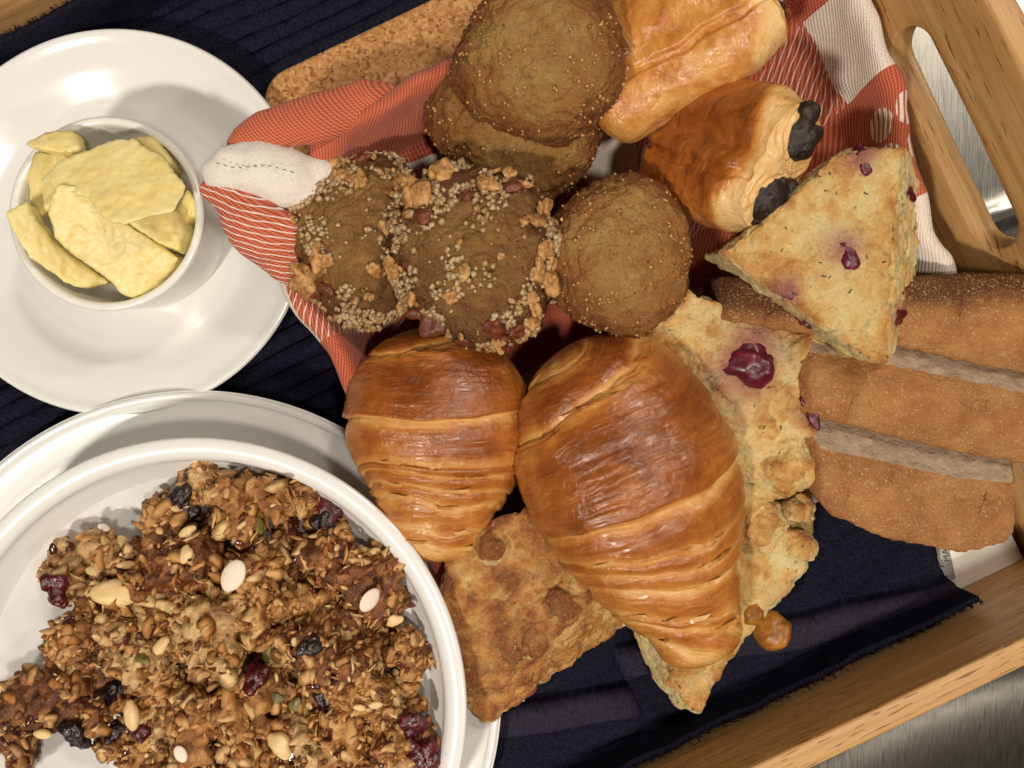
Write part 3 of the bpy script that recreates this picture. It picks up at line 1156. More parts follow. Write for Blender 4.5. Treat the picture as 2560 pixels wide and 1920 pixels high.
BUT = [
    ('thin broad butter slice lying on top in the ramekin', [(285, 545), (490, 360), (720, 290), (850, 215), (1080, 205), (1130, 260), (1300, 330), (1400, 490), (1500, 590), (1450, 700), (1390, 800), (1230, 830), (1010, 905), (880, 890), (750, 790), (690, 690), (560, 650), (440, 600)], 7.0, 0.5, (0.12, 0.42), 0.1),
    ('thick pale butter block jutting from under the top slice', [(440, 560), (380, 720), (370, 790), (420, 1000), (580, 1150), (900, 1370), (920, 1440), (1060, 1490), (1250, 1380), (1430, 1160), (1300, 1080), (990, 880), (700, 600)], 6.0, 1.5, (-0.25, -0.55), 0.02),
    ('small butter block wedged behind the thick butter block', [(960, 840), (1240, 740), (1400, 760), (1470, 950), (1430, 1120), (1280, 1060)], 5.8, 1.6, (-0.5, 0.3), 0.0),
    ('butter nub against the ramekin wall beside the napkin', [(1390, 780), (1480, 600), (1570, 700), (1570, 820), (1460, 900)], 5.0, 1.4, (0, 0), 0.1),
    ('butter crumb end under the back edge of the top slice', [(1060, 200), (1110, 175), (1210, 190), (1370, 390), (1320, 480), (1120, 300)], 5.6, 1.4, (0, 0), 0.1),
    ('long yellow butter slice leaning over the ramekin rim', [(30, 790), (215, 700), (280, 850), (430, 1040), (600, 1180), (870, 1360), (640, 1410), (500, 1360), (200, 1140), (60, 900)], 5.6, 0.8, (-0.75, -0.15), 0.05),
    ('yellow butter curl standing along the ramekin side', [(210, 460), (270, 300), (520, 330), (560, 420), (480, 560), (480, 640), (390, 780), (310, 840), (230, 720)], 5.6, 1.6, (0.6, -0.2), 0.05),
    ('butter curl tip sticking out over the ramekin rim', [(175, 240), (340, 160), (560, 130), (620, 190), (640, 290), (520, 330), (330, 300), (200, 275)], 6.2, 0.65, (-0.2, 0.7), 0.05),
]
for i, (lb, pts, zt, th, tl, sh) in enumerate(BUT):
    V, N, E, Fs = slab(bpx(pts), zt, th, tl, 0.075, sh, seed=40 + i, rough=0.09, smooth=9)
    cpos = np.array([V[:, 0].mean(), V[:, 1].mean(), V[:, 2].min()])
    o = add('butter_piece', mesh('butter_piece', V - cpos, Fs), MAT['butter'], loc=cpos)
    tag(o, lb, 'butter', 'butter pieces in the ramekin')


# ------------------------------------------------------------------ napkin
def spline_closed(pts, n):
    pts = np.array(pts, float)
    m = len(pts)
    out = []
    per = n // m
    for i in range(m):
        p0, p1, p2, p3 = pts[i - 1], pts[i], pts[(i + 1) % m], pts[(i + 2) % m]
        for t in np.linspace(0, 1, per, endpoint=False):
            out.append(0.5 * (2 * p1 + (p2 - p0) * t + (2 * p0 - 5 * p1 + 4 * p2 - p3) * t * t + (3 * p1 - p0 - 3 * p2 + p3) * t ** 3))
    return np.array(out)


def napkin():
    root = thing('napkin', 'orange and white woven checked napkin lining the pastry pile', 'napkin', (0, 0, 1.4))
    OFF = np.array([0, 0, 1.4])
    rim_px = [(690, 545, 6.0), (800, 385, 6.3), (1000, 235, 6.4), (1200, 140, 6.4), (1480, 20, 6.2), (1800, -110, 6.0), (2040, -150, 6.0), (2150, 0, 6.0), (2222, 170, 6.2), (2265, 350, 6.3), (2310, 540, 6.0),
              (2362, 700, 5.2), (2400, 860, 3.8), (2380, 1010, 2.9), (2200, 1150, 2.6), (1960, 1275, 2.4), (1700, 1440, 2.4), (1440, 1590, 2.4), (1250, 1640, 2.6), (1150, 1530, 3.0), (1092, 1400, 3.6), (1000, 1180, 4.4), (890, 960, 5.2), (790, 800, 5.7), (715, 680, 5.9)]
    rim = spline_closed([at(*p) for p in rim_px], 500)
    n = len(rim)
    cen = rim.mean(0)
    tang = np.roll(rim, -1, 0) - np.roll(rim, 1, 0)
    tang[:, 2] = 0
    tang /= np.linalg.norm(tang, axis=1)[:, None]
    outw = np.stack([tang[:, 1], -tang[:, 0], np.zeros(n)], 1)
    if ((rim - cen) * outw).sum() < 0:
        outw = -outw
    # smooth the normal round the corners
    for _ in range(20):
        outw = (np.roll(outw, 1, 0) + outw * 2 + np.roll(outw, -1, 0)) / 4
    outw /= np.linalg.norm(outw, axis=1)[:, None]
    arc = np.concatenate([[0], np.cumsum(np.linalg.norm(np.diff(rim, axis=0), axis=1))])
    rows, uvs = [], []
    ss = np.concatenate([np.linspace(-9.0, -1.2, 40), np.linspace(-1.1, 2.4, 45)])
    for s in ss:
        hz = rim[:, 2] - 1.55
        Pq = np.stack([arc * 0.35, np.full(n, s * 0.35), np.zeros(n)], 1)
        wob = fbm(Pq, 3, 21)
        if s < 0:
            k = np.clip(-s / (hz * 1.05 + 0.6), 0, 1)
            drop = hz * sstep(0, 1, k ** 0.85)
            dx = -(0.9 * k ** 1.6 * 2.2 + np.maximum(-s - (hz * 1.05 + 0.6), 0))
            dx = dx - 0.25 * (1 - (1 - np.minimum(-s, 1)) ** 2)
        else:
            k = s / 2.4
            r = 0.45
            t = min(s / r, math.pi * 0.55)
            dx = np.full(n, r * math.sin(t)) + 0.12 * max(s - 0.8, 0)
            drop = np.full(n, r * (1 - math.cos(t)) + max(s - t * r, 0) * 0.97)
            drop = np.minimum(drop, rim[:, 2] - 0.9)
        fold = 0.30 * wob * sstep(-6, -1, s) + 0.10 * np.sin(arc * 1.7 + 2 * wob) * sstep(-4, -0.5, s) * (1 - 0.5 * sstep(0.5, 2, s))
        V = rim + outw * (dx + fold)[:, None]
        V[:, 2] -= drop - 0.15 * wob * (s > -4)
        V[:, 2] = np.maximum(V[:, 2], 1.45 + 0.05 * wob)
        # keep inner rows from crossing the centre
        if s < -3:
            q = np.clip((-s - 3) / 6.0, 0, 1)
            V[:, :2] = V[:, :2] * (1 - 0.75 * q) + cen[:2] * 0.75 * q
        rows.append(V)
        flatp = rim + outw * s
        uvs.append(np.stack([flatp @ AD, flatp @ BD], 1))
    V = np.concatenate([np.concatenate(rows), [[cen[0], cen[1], 1.45]]])
    uv = np.concatenate([np.concatenate(uvs), [[0, 0]]])
    Fs = grid_faces(len(ss), n, wrap_v=True)
    ci = len(V) - 1
    tri = np.stack([np.full(n, ci), np.arange(n), (np.arange(n) + 1) % n], 1)
    me = mesh('cloth', V - OFF, [Fs, tri], uv=uv)
    o = add('cloth', me, MAT['napkin'], root)
    m = o.modifiers.new('s', 'SOLIDIFY')
    m.thickness = 0.13 * S
    m.offset = 0
    # the twisted corner that hangs over the saucer
    def pouch(name, pts, rad, mat, seed, flatk=0.7, uvrot=0.3):
        sh = Shell()
        sh.tube([at(*p) for p in pts], rad, flat=flatk)
        V, N, E, Fs = sh.remesh(0.09, 14)
        w = fbm(V * [0.55, 0.55, 0.55], 3, seed)
        ridge = 0.10 * np.sin(V @ np.array([2.3, 1.6, 0.4]) + 3 * w)
        V = V + N * (0.16 * w + 0.45 * ridge)[:, None]
        ca, sa = math.cos(uvrot), math.sin(uvrot)
        uv = np.stack([V[:, 0] * ca + V[:, 1] * sa + 0.6 * V[:, 2] + 2.3, -V[:, 0] * sa + V[:, 1] * ca + 4.2], 1)
        return add(name, mesh(name, V - OFF, Fs, uv=uv), mat, root), V, N
    pouch('folded_corner', [(505, 448, 6.9), (560, 425, 7.0), (640, 420, 6.9), (730, 445, 6.5), (800, 470, 5.9), (880, 500, 5.0)], [0.4, 0.8, 1.1, 1.15, 1.0, 0.8], MAT['napwhite'], 3, 0.6)
    pouch('folded_corner', [(500, 470, 6.8), (560, 490, 6.9), (625, 545, 6.8), (680, 600, 6.5), (730, 650, 5.9), (790, 700, 5.2)], [0.35, 0.62, 1.1, 1.25, 1.0, 0.7], MAT['naphatch'], 9, 0.6, 0.55)
    pouch('folded_corner', [(575, 372, 6.6), (660, 325, 6.8), (780, 300, 6.5), (920, 255, 5.9), (1000, 240, 5.3)], [0.35, 0.8, 1.0, 0.9, 0.6], MAT['napplain'], 15, 0.6, 0.3)
    # stitching across the white fold
    for i in range(11):
        f = i / 10
        p = at(545 + 185 * f, 408 + 18 * f + 6 * math.sin(7 * f), 7.75 - 0.25 * f)
        st = Shell().ball((0, 0, 0), (0.09, 0.018, 0.014), nu=6, nv=8)
        o2 = add('stitch', mesh('stitch', np.concatenate(st.V), [st.F]), MAT['thread'], root)
        put(o2, p - OFF, rot_to((0, 0, 1), math.pi / 2 + random.uniform(-0.5, 0.2)))
    return root


napkin()


# ------------------------------------------------------------------ croissants
def interp_smooth(x, xs, ys):
    t = np.linspace(0, 1, 600)
    y = np.interp(t, xs, ys)
    k = np.ones(31) / 31
    y = np.convolve(np.pad(y, 15, mode='edge'), k, 'valid')
    return np.interp(x, t, y)


def croissant(label, p0, p1, rad, seams, centre, skew, bend, squash, seed, amp=0.065, arch=0.0):
    p0, p1 = np.array(p0), np.array(p1)
    L = np.linalg.norm(p1 - p0)
    X = (p1 - p0) / L
    Z = np.array([0, 0, 1.0]) - X * X[2]
    Z /= np.linalg.norm(Z)
    Y = np.cross(Z, X)
    nu, nv = 360, 300
    u = np.linspace(0, 1, nu)
    v = np.linspace(0, 2 * np.pi, nv, endpoint=False)
    U, Vv = np.meshgrid(u, v, indexing='ij')
    Uf, vf = U.ravel(), Vv.ravel()
    Q = np.stack([Uf * 4, np.cos(vf) * 1.2, np.sin(vf) * 1.2], 1)
    w = Uf + skew * (1 - 1.9 * Uf) * np.sin(vf) + arch * np.cos(vf) + 0.012 * np.cos(vf * 2 + seed) + 0.055 * fbm(Q * 0.8, 3, seed)
    sm = np.array(seams)
    idx = np.clip(np.searchsorted(sm, w) - 1, 0, len(sm) - 2)
    t = np.clip((w - sm[idx]) / (sm[idx + 1] - sm[idx]), 0, 1)
    right = sm[idx] >= centre - 1e-6                 # bands between the middle and the tip
    mid = (sm[idx] < centre) & (sm[idx + 1] > centre)
    tt = np.where(right, t, 1 - t)                   # 0 = tucked under its neighbour, 1 = free edge
    f = np.where(tt < 0.5, np.sin(np.pi * tt), 1 - 0.25 * (tt - 0.5) * 2)
    f = np.where(mid, np.where(np.abs(t - 0.5) < 0.46, 1.0, 1.0 - 0.25), f)
    f = f * sstep(0, 0.05, tt) if True else f
    R = interp_smooth(Uf, *zip(*rad))
    cap = np.sqrt(np.clip(1 - np.clip((0.06 - Uf) / 0.06, 0, 1) ** 2, 0, 1)) * np.sqrt(np.clip(1 - np.clip((Uf - 0.945) / 0.055, 0, 1) ** 2, 0, 1))
    R = R * cap
    D2 = np.stack([Uf * L * 3.2, np.cos(vf) * 1.2, np.sin(vf) * 1.2], 1)
    wr = fbm(D2, 4, seed + 3)
    lam = np.abs(fbm(np.stack([w * L * 4.0, np.cos(vf) * 0.5, np.sin(vf) * 0.5], 1), 3, seed + 8))
    lo = fbm(np.stack([Uf * L * 0.5, np.cos(vf) * 1.0, np.sin(vf) * 1.0], 1), 3, seed + 5)
    lam2 = fbm(np.stack([w * L * 2.2, np.cos(vf) * 0.9, np.sin(vf) * 0.9], 1), 4, seed + 28)
    r = R * (1 + amp * (f - 0.6) + 0.05 * lo) + 0.10 * lam2 * (1.2 - f).clip(0.15, 1) * cap + (0.05 * wr - 0.10 * (0.25 - lam).clip(0) * (1 - 0.5 * f)) * cap
    cx = p0 + Uf[:, None] * L * X + (bend * np.sin(np.pi * Uf))[:, None] * Y
    sq = np.where(np.cos(vf) < 0, squash * 0.8, squash)
    P = cx + r[:, None] * ((np.cos(vf) * sq)[:, None] * Z + np.sin(vf)[:, None] * Y)
    N = normals(P, grid_faces(nu, nv, wrap_v=True))
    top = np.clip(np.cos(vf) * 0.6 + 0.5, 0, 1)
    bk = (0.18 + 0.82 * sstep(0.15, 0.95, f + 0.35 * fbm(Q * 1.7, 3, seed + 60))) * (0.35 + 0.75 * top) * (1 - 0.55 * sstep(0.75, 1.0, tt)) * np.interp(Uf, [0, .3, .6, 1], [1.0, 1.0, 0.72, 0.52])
    uv = np.stack([w * L, vf * 2.6], 1)
    base = np.array([P[:, 0].mean(), P[:, 1].mean(), P[:, 2].min()])
    root = thing('croissant', label, 'croissant', base, 'croissants on the napkin')
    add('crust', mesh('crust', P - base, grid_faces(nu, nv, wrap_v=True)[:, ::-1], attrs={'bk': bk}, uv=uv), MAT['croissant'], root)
    # loose flakes of pastry along the seams
    seam_pts = np.where((tt > 0.93) & (np.cos(vf) > 0.72) & (Uf > 0.1) & (Uf < 0.92))[0]
    for k in range(22):
        i = rng.choice(seam_pts)
        g = 7
        fv = []
        ln, wd = rng.uniform(0.25, 0.7), rng.uniform(0.06, 0.14)
        for a in range(g):
            x = (a / (g - 1) - 0.5) * 2
            for b_ in (-1, 1):
                fv.append((x * ln, b_ * wd * (1 - x * x * 0.8) + 0.03 * math.sin(5 * x + k), 0.02 + 0.04 * (b_ + 1) - 0.05 * x * x))
        o = add('flake', mesh('flake', fv, grid_faces(g, 2), attrs={'bk': np.full(2 * g, rng.uniform(0.0, 0.5))}, uv=np.array(fv)[:, :2] * 2), MAT['croissant'], root)
        n = -N[i] if N[i][2] < 0 else N[i]
        tdir = np.cross(X, n)
        tdir /= np.linalg.norm(tdir)
        Rm = np.stack([tdir, np.cross(n, tdir), n], 1)
        put(o, P[i] + n * 0.0 - base, Rm)
    return root


croissant('large glossy croissant with its pointed end over the sugared scones', at(1450, 848, 5.7), at(1775, 1655, 5.6),
          [(0, 1.6), (0.1, 2.9), (0.26, 3.85), (0.42, 4.15), (0.58, 3.7), (0.74, 2.75), (0.88, 1.85), (1, 1.35)],
          [-0.3, 0.02, 0.16, 0.50, 0.61, 0.66, 0.715, 0.83, 0.86, 0.94, 1.3], 0.3, 0.12, -0.2, 0.80, 3, arch=0.015)
croissant('smaller croissant between the granola bowl and the larger croissant', at(1098, 815, 4.8), at(1092, 1402, 4.4),
          [(0, 1.4), (0.1, 2.6), (0.25, 3.45), (0.40, 3.8), (0.56, 3.45), (0.72, 2.7), (0.88, 1.9), (1, 1.35)],
          [-0.3, 0.02, 0.12, 0.40, 0.60, 0.64, 0.70, 0.75, 0.86, 0.92, 1.3], 0.25, 0.07, 0.1, 0.70, 9, arch=0.04)


# ------------------------------------------------------------------ pains au chocolat
def pain(label, p0, p1, wid, hgt, lobe, seed, roll=0.0, choc=(), group='chocolate pastries', brown=1.0):
    """flattened double roll from p0 (far end) to p1 (open end)"""
    p0, p1 = np.array(p0, float), np.array(p1, float)
    L = np.linalg.norm(p1 - p0)
    X = (p1 - p0) / L
    Z = np.array([0, 0, 1.0]) - X * X[2]
    Z /= np.linalg.norm(Z)
    Y = np.cross(Z, X)
    cr, sr = math.cos(roll), math.sin(roll)
    Y, Z = cr * Y + sr * Z, -sr * Y + cr * Z
    nu, nv, nc = 230, 280, 70
    v = np.linspace(0, 2 * np.pi, nv, endpoint=False)
    # cross-section: two overlapping lobes side by side
    cy = np.sin(v)
    cz = np.cos(v)
    sx = wid * np.sign(cy) * np.abs(cy) ** 0.8
    notch = lobe * np.exp(-(sx / (wid * 0.16)) ** 2) * (cz > 0)
    sz = hgt * np.sign(cz) * np.abs(cz) ** 0.75 * (1 - notch)
    us = np.linspace(0, 1, nu)
    rows, bks, uvs = [], [], []
    for k, u in enumerate(us):
        e = (1 - (max(0.0, 0.16 - u) / 0.16) ** 2.2) ** 0.5 if u < 0.16 else 1.0
        e *= 1 - 0.16 * sstep(0.8, 1.0, u)
        e = max(e, 0.02)
        rows.append(p0 + X * L * u + e * (sx[:, None] * Y + sz[:, None] * Z))
        bks.append(np.clip((0.2 + 0.8 * (cz * 0.5 + 0.5) ** 0.8) * brown, 0, 1.3) * (1 - 0.85 * sstep(0.80, 0.93, u + 0.05 * np.sin(v * 3 + seed))))
        uvs.append(np.stack([np.full(nv, u * L * 0.6), v * 2.2], 1))
    ring = rows[-1]
    e1 = 0.84
    for k in range(1, nc + 1):
        q = 1 - k / nc
        q2 = max(q, 0.004)
        yy, zz = sx * e1 * q2, sz * e1 * q2
        # layered spiral: ridges that follow each lobe
        l1 = np.hypot(yy - wid * 0.42, zz)
        l2 = np.hypot(yy + wid * 0.42, zz)
        d = np.minimum(l1, l2)
        ph = np.where(l1 < l2, np.arctan2(zz, yy - wid * 0.42), np.arctan2(zz, yy + wid * 0.42))
        dep = (0.03 + 0.03 * np.sin(5 * v + seed)) * np.sin(2 * np.pi * (d / 0.30 + ph / 6.283)) + 0.15 * fbm(np.stack([yy, zz, d * 0], 1) * 1.3, 3, seed + 70) + 0.2 * (1 - q) * np.exp(-(d / 0.7) ** 2) * -1 + 0.28 * (1 - q ** 3)
        rows.append(p0 + X * (L + dep[:, None] * 1.0) + yy[:, None] * Y + zz[:, None] * Z if False else p0 + X * L + dep[:, None] * X + yy[:, None] * Y + zz[:, None] * Z)
        bks.append(0.12 + 0.25 * np.clip(fbm(np.stack([yy, zz, d], 1) * 1.6, 3, seed + 80) + 0.3 * np.sin(2 * np.pi * d / 0.30), 0, 1))
        uvs.append(np.stack([np.full(nv, L * 0.6 + (1 - q) * 2), v * 2.2], 1))
    P = np.concatenate(rows)
    bk = np.concatenate(bks)
    uv = np.concatenate(uvs)
    Fs = grid_faces(nu + nc, nv, wrap_v=True)
    N = normals(P, Fs)
    cap = np.repeat(np.arange(nu + nc) >= nu, nv)
    lo = fbm(P * 0.45, 3, seed)
    N = N if (N[nv * 60:nv * 100] * (P[nv * 60:nv * 100] - (p0 + X * L * 0.4))).sum() > 0 else -N
    # overlapping sheet edges running along the roll
    sheet = 0.16 * sstep(0.0, 0.05, np.abs(np.sin(np.arctan2((P - p0) @ Y / wid, (P - p0) @ Z / hgt) * 1.5 + 0.5 + 0.3 * lo)) - 0.08)
    P = P + N * ((0.16 * lo + 0.05 * fbm(P * 1.6, 3, seed + 1)) * (1 - 0.6 * cap) + sheet * (~cap) - 0.16 * (~cap))[:, None]
    base = np.array([P[:, 0].mean(), P[:, 1].mean(), P[:, 2].min()])
    root = thing('chocolate_pastry', label, 'pastry', base, group)
    add('crust', mesh('crust', P - base, Fs[:, ::-1], attrs={'bk': bk}, uv=uv), MAT['pain'], root)
    for j, (oy, oz, r, ext) in enumerate(choc):
        sh = Shell()
        cpt = p0 + X * (L + ext) + oy * Y + oz * Z
        M = np.stack([Y, Z, X], 1)
        sh.ball(cpt - X * 0.5, (r, r * 0.9, 0.9), M)
        for q in range(5):
            sh.ball(cpt - X * 0.05 + Y * rng.normal(0, r * 0.42) + Z * rng.normal(0, r * 0.35), (r * 0.5, r * 0.45, 0.42), rot_to(rng.normal(size=3)))
        V, N2, E, F2 = sh.remesh(0.09, 2)
        c1, c2, cidx = worley(V * 1.5, seed + j)
        V = V + N2 * (0.16 * fbm(V * 1.6, 4, seed + j) + 0.18 * (cidx - 0.5) * sstep(0, 0.15, c2 - c1))[:, None]
        add('chocolate_stick', mesh('chocolate_stick', V - base, F2), MAT['choc'], root)
    return root


pain('chocolate pastry with two chocolate sticks showing at its open end', at(1668, 345, 4.2), at(1952, 420, 7.9), 2.75, 1.75, 0.20, 5, roll=0.15,
     choc=((1.15, 0.05, 0.88, 0.3), (-1.15, -0.1, 1.05, 0.3)), brown=1.2)
pain('pale blotchy chocolate pastry lying behind the stacked plain muffins', at(1450, 250, 5.2), at(1900, -22, 7.2), 2.5, 1.55, 0.05, 12, roll=-0.1,
     choc=((0.9, 0.1, 0.6, 0.1), (-0.95, 0.15, 0.55, 0.1)), brown=0.7)


# ------------------------------------------------------------------ muffins
def scatter_cubes(name, V, N, w, k, s0, s1, base, root, mat):
    idx = rng.choice(len(V), k, p=w / w.sum())
    cube = np.array([[x, y, z] for x in (-1, 1) for y in (-1, 1) for z in (-1, 1)], float)
    cf = np.array([[0, 1, 3, 2], [4, 6, 7, 5], [0, 4, 5, 1], [2, 3, 7, 6], [0, 2, 6, 4], [1, 5, 7, 3]])
    VV, FF = [], []
    for j, i in enumerate(idx):
        sz = rng.uniform(s0, s1) * np.array([1, rng.uniform(0.8, 1.1), rng.uniform(0.8, 1.4)]) * 0.5
        cc = cube * sz * (1 - 0.18 * rng.random((8, 1)))
        p = V[i] + N[i] * sz[2] * rng.uniform(0.1, 0.9)
        VV.append(cc @ rand_rot().T + p - base)
        FF.append(cf + 8 * j)
    return add(name, mesh(name, np.concatenate(VV), np.concatenate(FF), smooth=False), mat, root, kind='stuff')


def lump_mesh(name, r, seed, amp=0.25, voxel=0.07, n=5):
    """an irregular nut-like lump about the origin"""
    g = np.random.default_rng(seed)
    sh = Shell()
    sh.ball((0, 0, 0), (r, r * 0.75, r * 0.5))
    for _ in range(n):
        sh.ball(g.normal(0, r * 0.45, 3) * [1, 0.8, 0.4], r * g.uniform(0.25, 0.5) * np.array([1, 1, 0.8]))
    V, N, E, Fs = sh.remesh(voxel, 2)
    V = V + N * (amp * r * fbm(V / r * 1.4, 3, seed))[:, None]
    return mesh(name, V, Fs)


WALNUTS = [lump_mesh('walnut_piece', 0.5, 300 + i, 0.35, 0.085, 6) for i in range(7)]


def flakes_mesh(seed, r=0.55):
    g = np.random.default_rng(seed)
    n = 14
    V = []
    for z in (0.10, -0.06):
        for k in range(n):
            t = 2 * math.pi * k / n
            rr = r * g.uniform(0.75, 1.1)
            V.append((rr * math.cos(t), 0.7 * rr * math.sin(t), z + 0.12 * (math.cos(t) * 0.5) ** 2))
    V += [(0, 0, 0.12), (0, 0, -0.07)]
    Fs = [[k, (k + 1) % n, 2 * n] for k in range(n)] + [[n + (k + 1) % n, n + k, 2 * n + 1] for k in range(n)] + [[n + k, n + (k + 1) % n, (k + 1) % n, k] for k in range(n)]
    return mesh('nut_flake', V, [Fs])


NUTFLAKES = [flakes_mesh(500 + i) for i in range(4)]


def muffin(label, cpos, R, hgt, axis, seed, walnut=False, sx=1.0, group='plain mini muffins'):
    """cpos = centre of the dome rim; axis = direction the top points to"""
    nu, nv = 260, 320
    prof = np.array([(0, hgt), (0.3, hgt * 0.96), (0.56, hgt * 0.82), (0.77, hgt * 0.58), (0.92, hgt * 0.26), (0.99, -0.04), (0.98, -0.2), (0.92, -0.32), (0.86, -0.42), (0.76, -0.7), (0.68, -1.05), (0.6, -1.12), (0.3, -1.13), (0, -1.13)])
    ts = np.linspace(0, len(prof) - 1, nu)
    r = np.interp(ts, np.arange(len(prof)), prof[:, 0])
    z = np.interp(ts, np.arange(len(prof)), prof[:, 1])
    k = np.ones(15) / 15
    r = np.convolve(np.pad(r, 7, mode='reflect', reflect_type='odd'), k, 'valid')
    z = np.convolve(np.pad(z, 7, mode='reflect'), k, 'valid')
    r = np.maximum(r, 0.0)
    r[0] = r[-1] = 0.0005
    v = np.linspace(0, 2 * np.pi, nv, endpoint=False)
    lobes = 1 + 0.035 * np.sin(2 * v + seed) + 0.025 * np.sin(3 * v + 2.1 * seed) + 0.015 * np.sin(7 * v + seed)
    P = np.stack([r[:, None] * np.cos(v) * lobes * sx, r[:, None] * np.sin(v) * lobes, np.repeat(z[:, None], nv, 1)], -1).reshape(-1, 3) * R
    Fs = grid_faces(nu, nv, wrap_v=True)
    N = -normals(P, Fs)
    if N[nv * 60:nv * 70, 2].mean() < 0:
        N = -N
    f1, f2, _ = worley(P * 1.25, seed)
    g1, g2, _ = worley(P * 3.2, seed + 4)
    disp = 0.34 * fbm(P * 0.5, 3, seed) + 0.12 * (0.5 - f1) + 0.10 * (0.5 - g1) + 0.11 * fbm(P * 3.4, 4, seed + 2)
    if walnut:
        disp = disp * 1.25
    Pd = P + N * disp[:, None]
    rr = np.hypot(P[:, 0] / sx, P[:, 1]) / R
    rim = sstep(0.35, 1.05, rr) * 0.9 + 0.2 * sstep(0.2, -0.3, P[:, 2] / R)
    M = rot_to(axis, seed * 0.7)
    Pw = Pd @ M.T + np.asarray(cpos)
    Nw = normals(Pw, Fs)
    if (Nw * (N @ M.T)).sum() < 0:
        Nw = -Nw
        Fs = Fs[:, ::-1]
    base = np.array([cpos[0], cpos[1], Pw[:, 2].min()])
    root = thing('muffin', label, 'muffin', base, group)
    add('cake', mesh('cake', Pw - base, Fs, attrs={'rim': np.clip(rim, 0, 1.3)}), MAT['walmuffin' if walnut else 'muffin'], root)
    area = np.maximum(r, 0.02)
    w = np.repeat(area, nv) * (P[:, 2] > -0.12 * R) * (Nw[:, 2] > -0.2)
    cl = sstep(0.46, 0.62, vnoise(P * 1.3, seed + 6))
    if walnut:
        scatter_cubes('sugar_crystals', Pw, Nw, w * (0.02 + cl * (0.3 + rr ** 2)), 1200, 0.07, 0.21, base, root, MAT['sugar'])
        cand = np.where((P[:, 2] > 0.0) & (Nw[:, 2] > 0.1))[0]
        pr = np.repeat(area, nv)[cand] * (0.12 + sstep(0.3, 0.9, rr[cand]))
        for j in range(54):
            i = rng.choice(cand, p=pr / pr.sum())
            nut = j % 4
            sc = rng.uniform(0.25, 0.85) if j > 9 else rng.uniform(0.8, 1.25)
            me = WALNUTS[int(rng.integers(7))]
            if j % 6 == 5:
                me = NUTFLAKES[int(rng.integers(4))]
            o = bpy.data.objects.new('nut_piece', me)
            scene.collection.objects.link(o)
            if not me.materials:
                me.materials.append(None)
            o.parent = root
            o.material_slots[0].link = 'OBJECT'
            o.material_slots[0].material = MAT['walskin'] if j % 5 == 2 else MAT['walnut']
            put(o, Pw[i] + Nw[i] * 0.08 - base, rot_to(Nw[i] + rng.normal(0, 0.25, 3), rng.uniform(0, 6)), (sc, sc, sc * 0.9))
    else:
        scatter_cubes('sugar_crystals', Pw, Nw, w * (0.1 + cl * (0.2 + rr)), 190, 0.05, 0.11, base, root, MAT['brownsugar'])
    return root, Pw, Nw


s9 = lambda z: (H - z) / FPX
muffin('plain mini muffin beneath another plain muffin', at(1290, 300, 5.2), 215 * s9(5.2), 0.55, (0.05, -0.25, 1), 2, group='plain mini muffins')
muffin('plain mini muffin stacked on top of another plain muffin', at(1345, 150, 7.6), 215 * s9(7.6), 0.56, (-0.12, -0.15, 1), 5, sx=0.95)
muffin('plain mini muffin between the walnut muffins and the chocolate pastry', at(1548, 636, 6.6), 200 * s9(6.6), 0.60, (0.12, 0.0, 1), 8, sx=0.98)
muffin('walnut sugar muffin tucked against the napkin corner', at(905, 596, 5.6), 205 * s9(5.6), 0.56, (-0.05, 0.02, 1), 11, True, group='walnut sugar muffins')
WM = muffin('walnut sugar muffin overlapping its neighbour above the small croissant', at(1190, 640, 7.4), 222 * s9(7.4), 0.54, (0.05, -0.05, 1), 14, True, group='walnut sugar muffins')


# ------------------------------------------------------------------ scones
FLAT_BERRY = [lump_mesh('cranberry', 0.6, 700 + i, 0.3, 0.08, 3) for i in range(4)]
HERB = []
for i in range(4):
    g = np.random.default_rng(900 + i)
    V = [(x * 0.065 * g.uniform(0.6, 1.3), y * 0.022 * g.uniform(0.6, 1.4), z * 0.01) for x in (-1, 0, 1) for y in (-1, 1) for z in (0, 1)]
    hv = mesh('herb_fleck', V, [[[0, 2, 6, 4], [4, 6, 10, 8], [1, 5, 7, 3], [5, 9, 11, 7], [0, 4, 5, 1], [4, 8, 9, 5], [2, 3, 7, 6], [6, 7, 11, 10], [0, 1, 3, 2], [8, 10, 11, 9]]], smooth=False)
    HERB.append(hv)


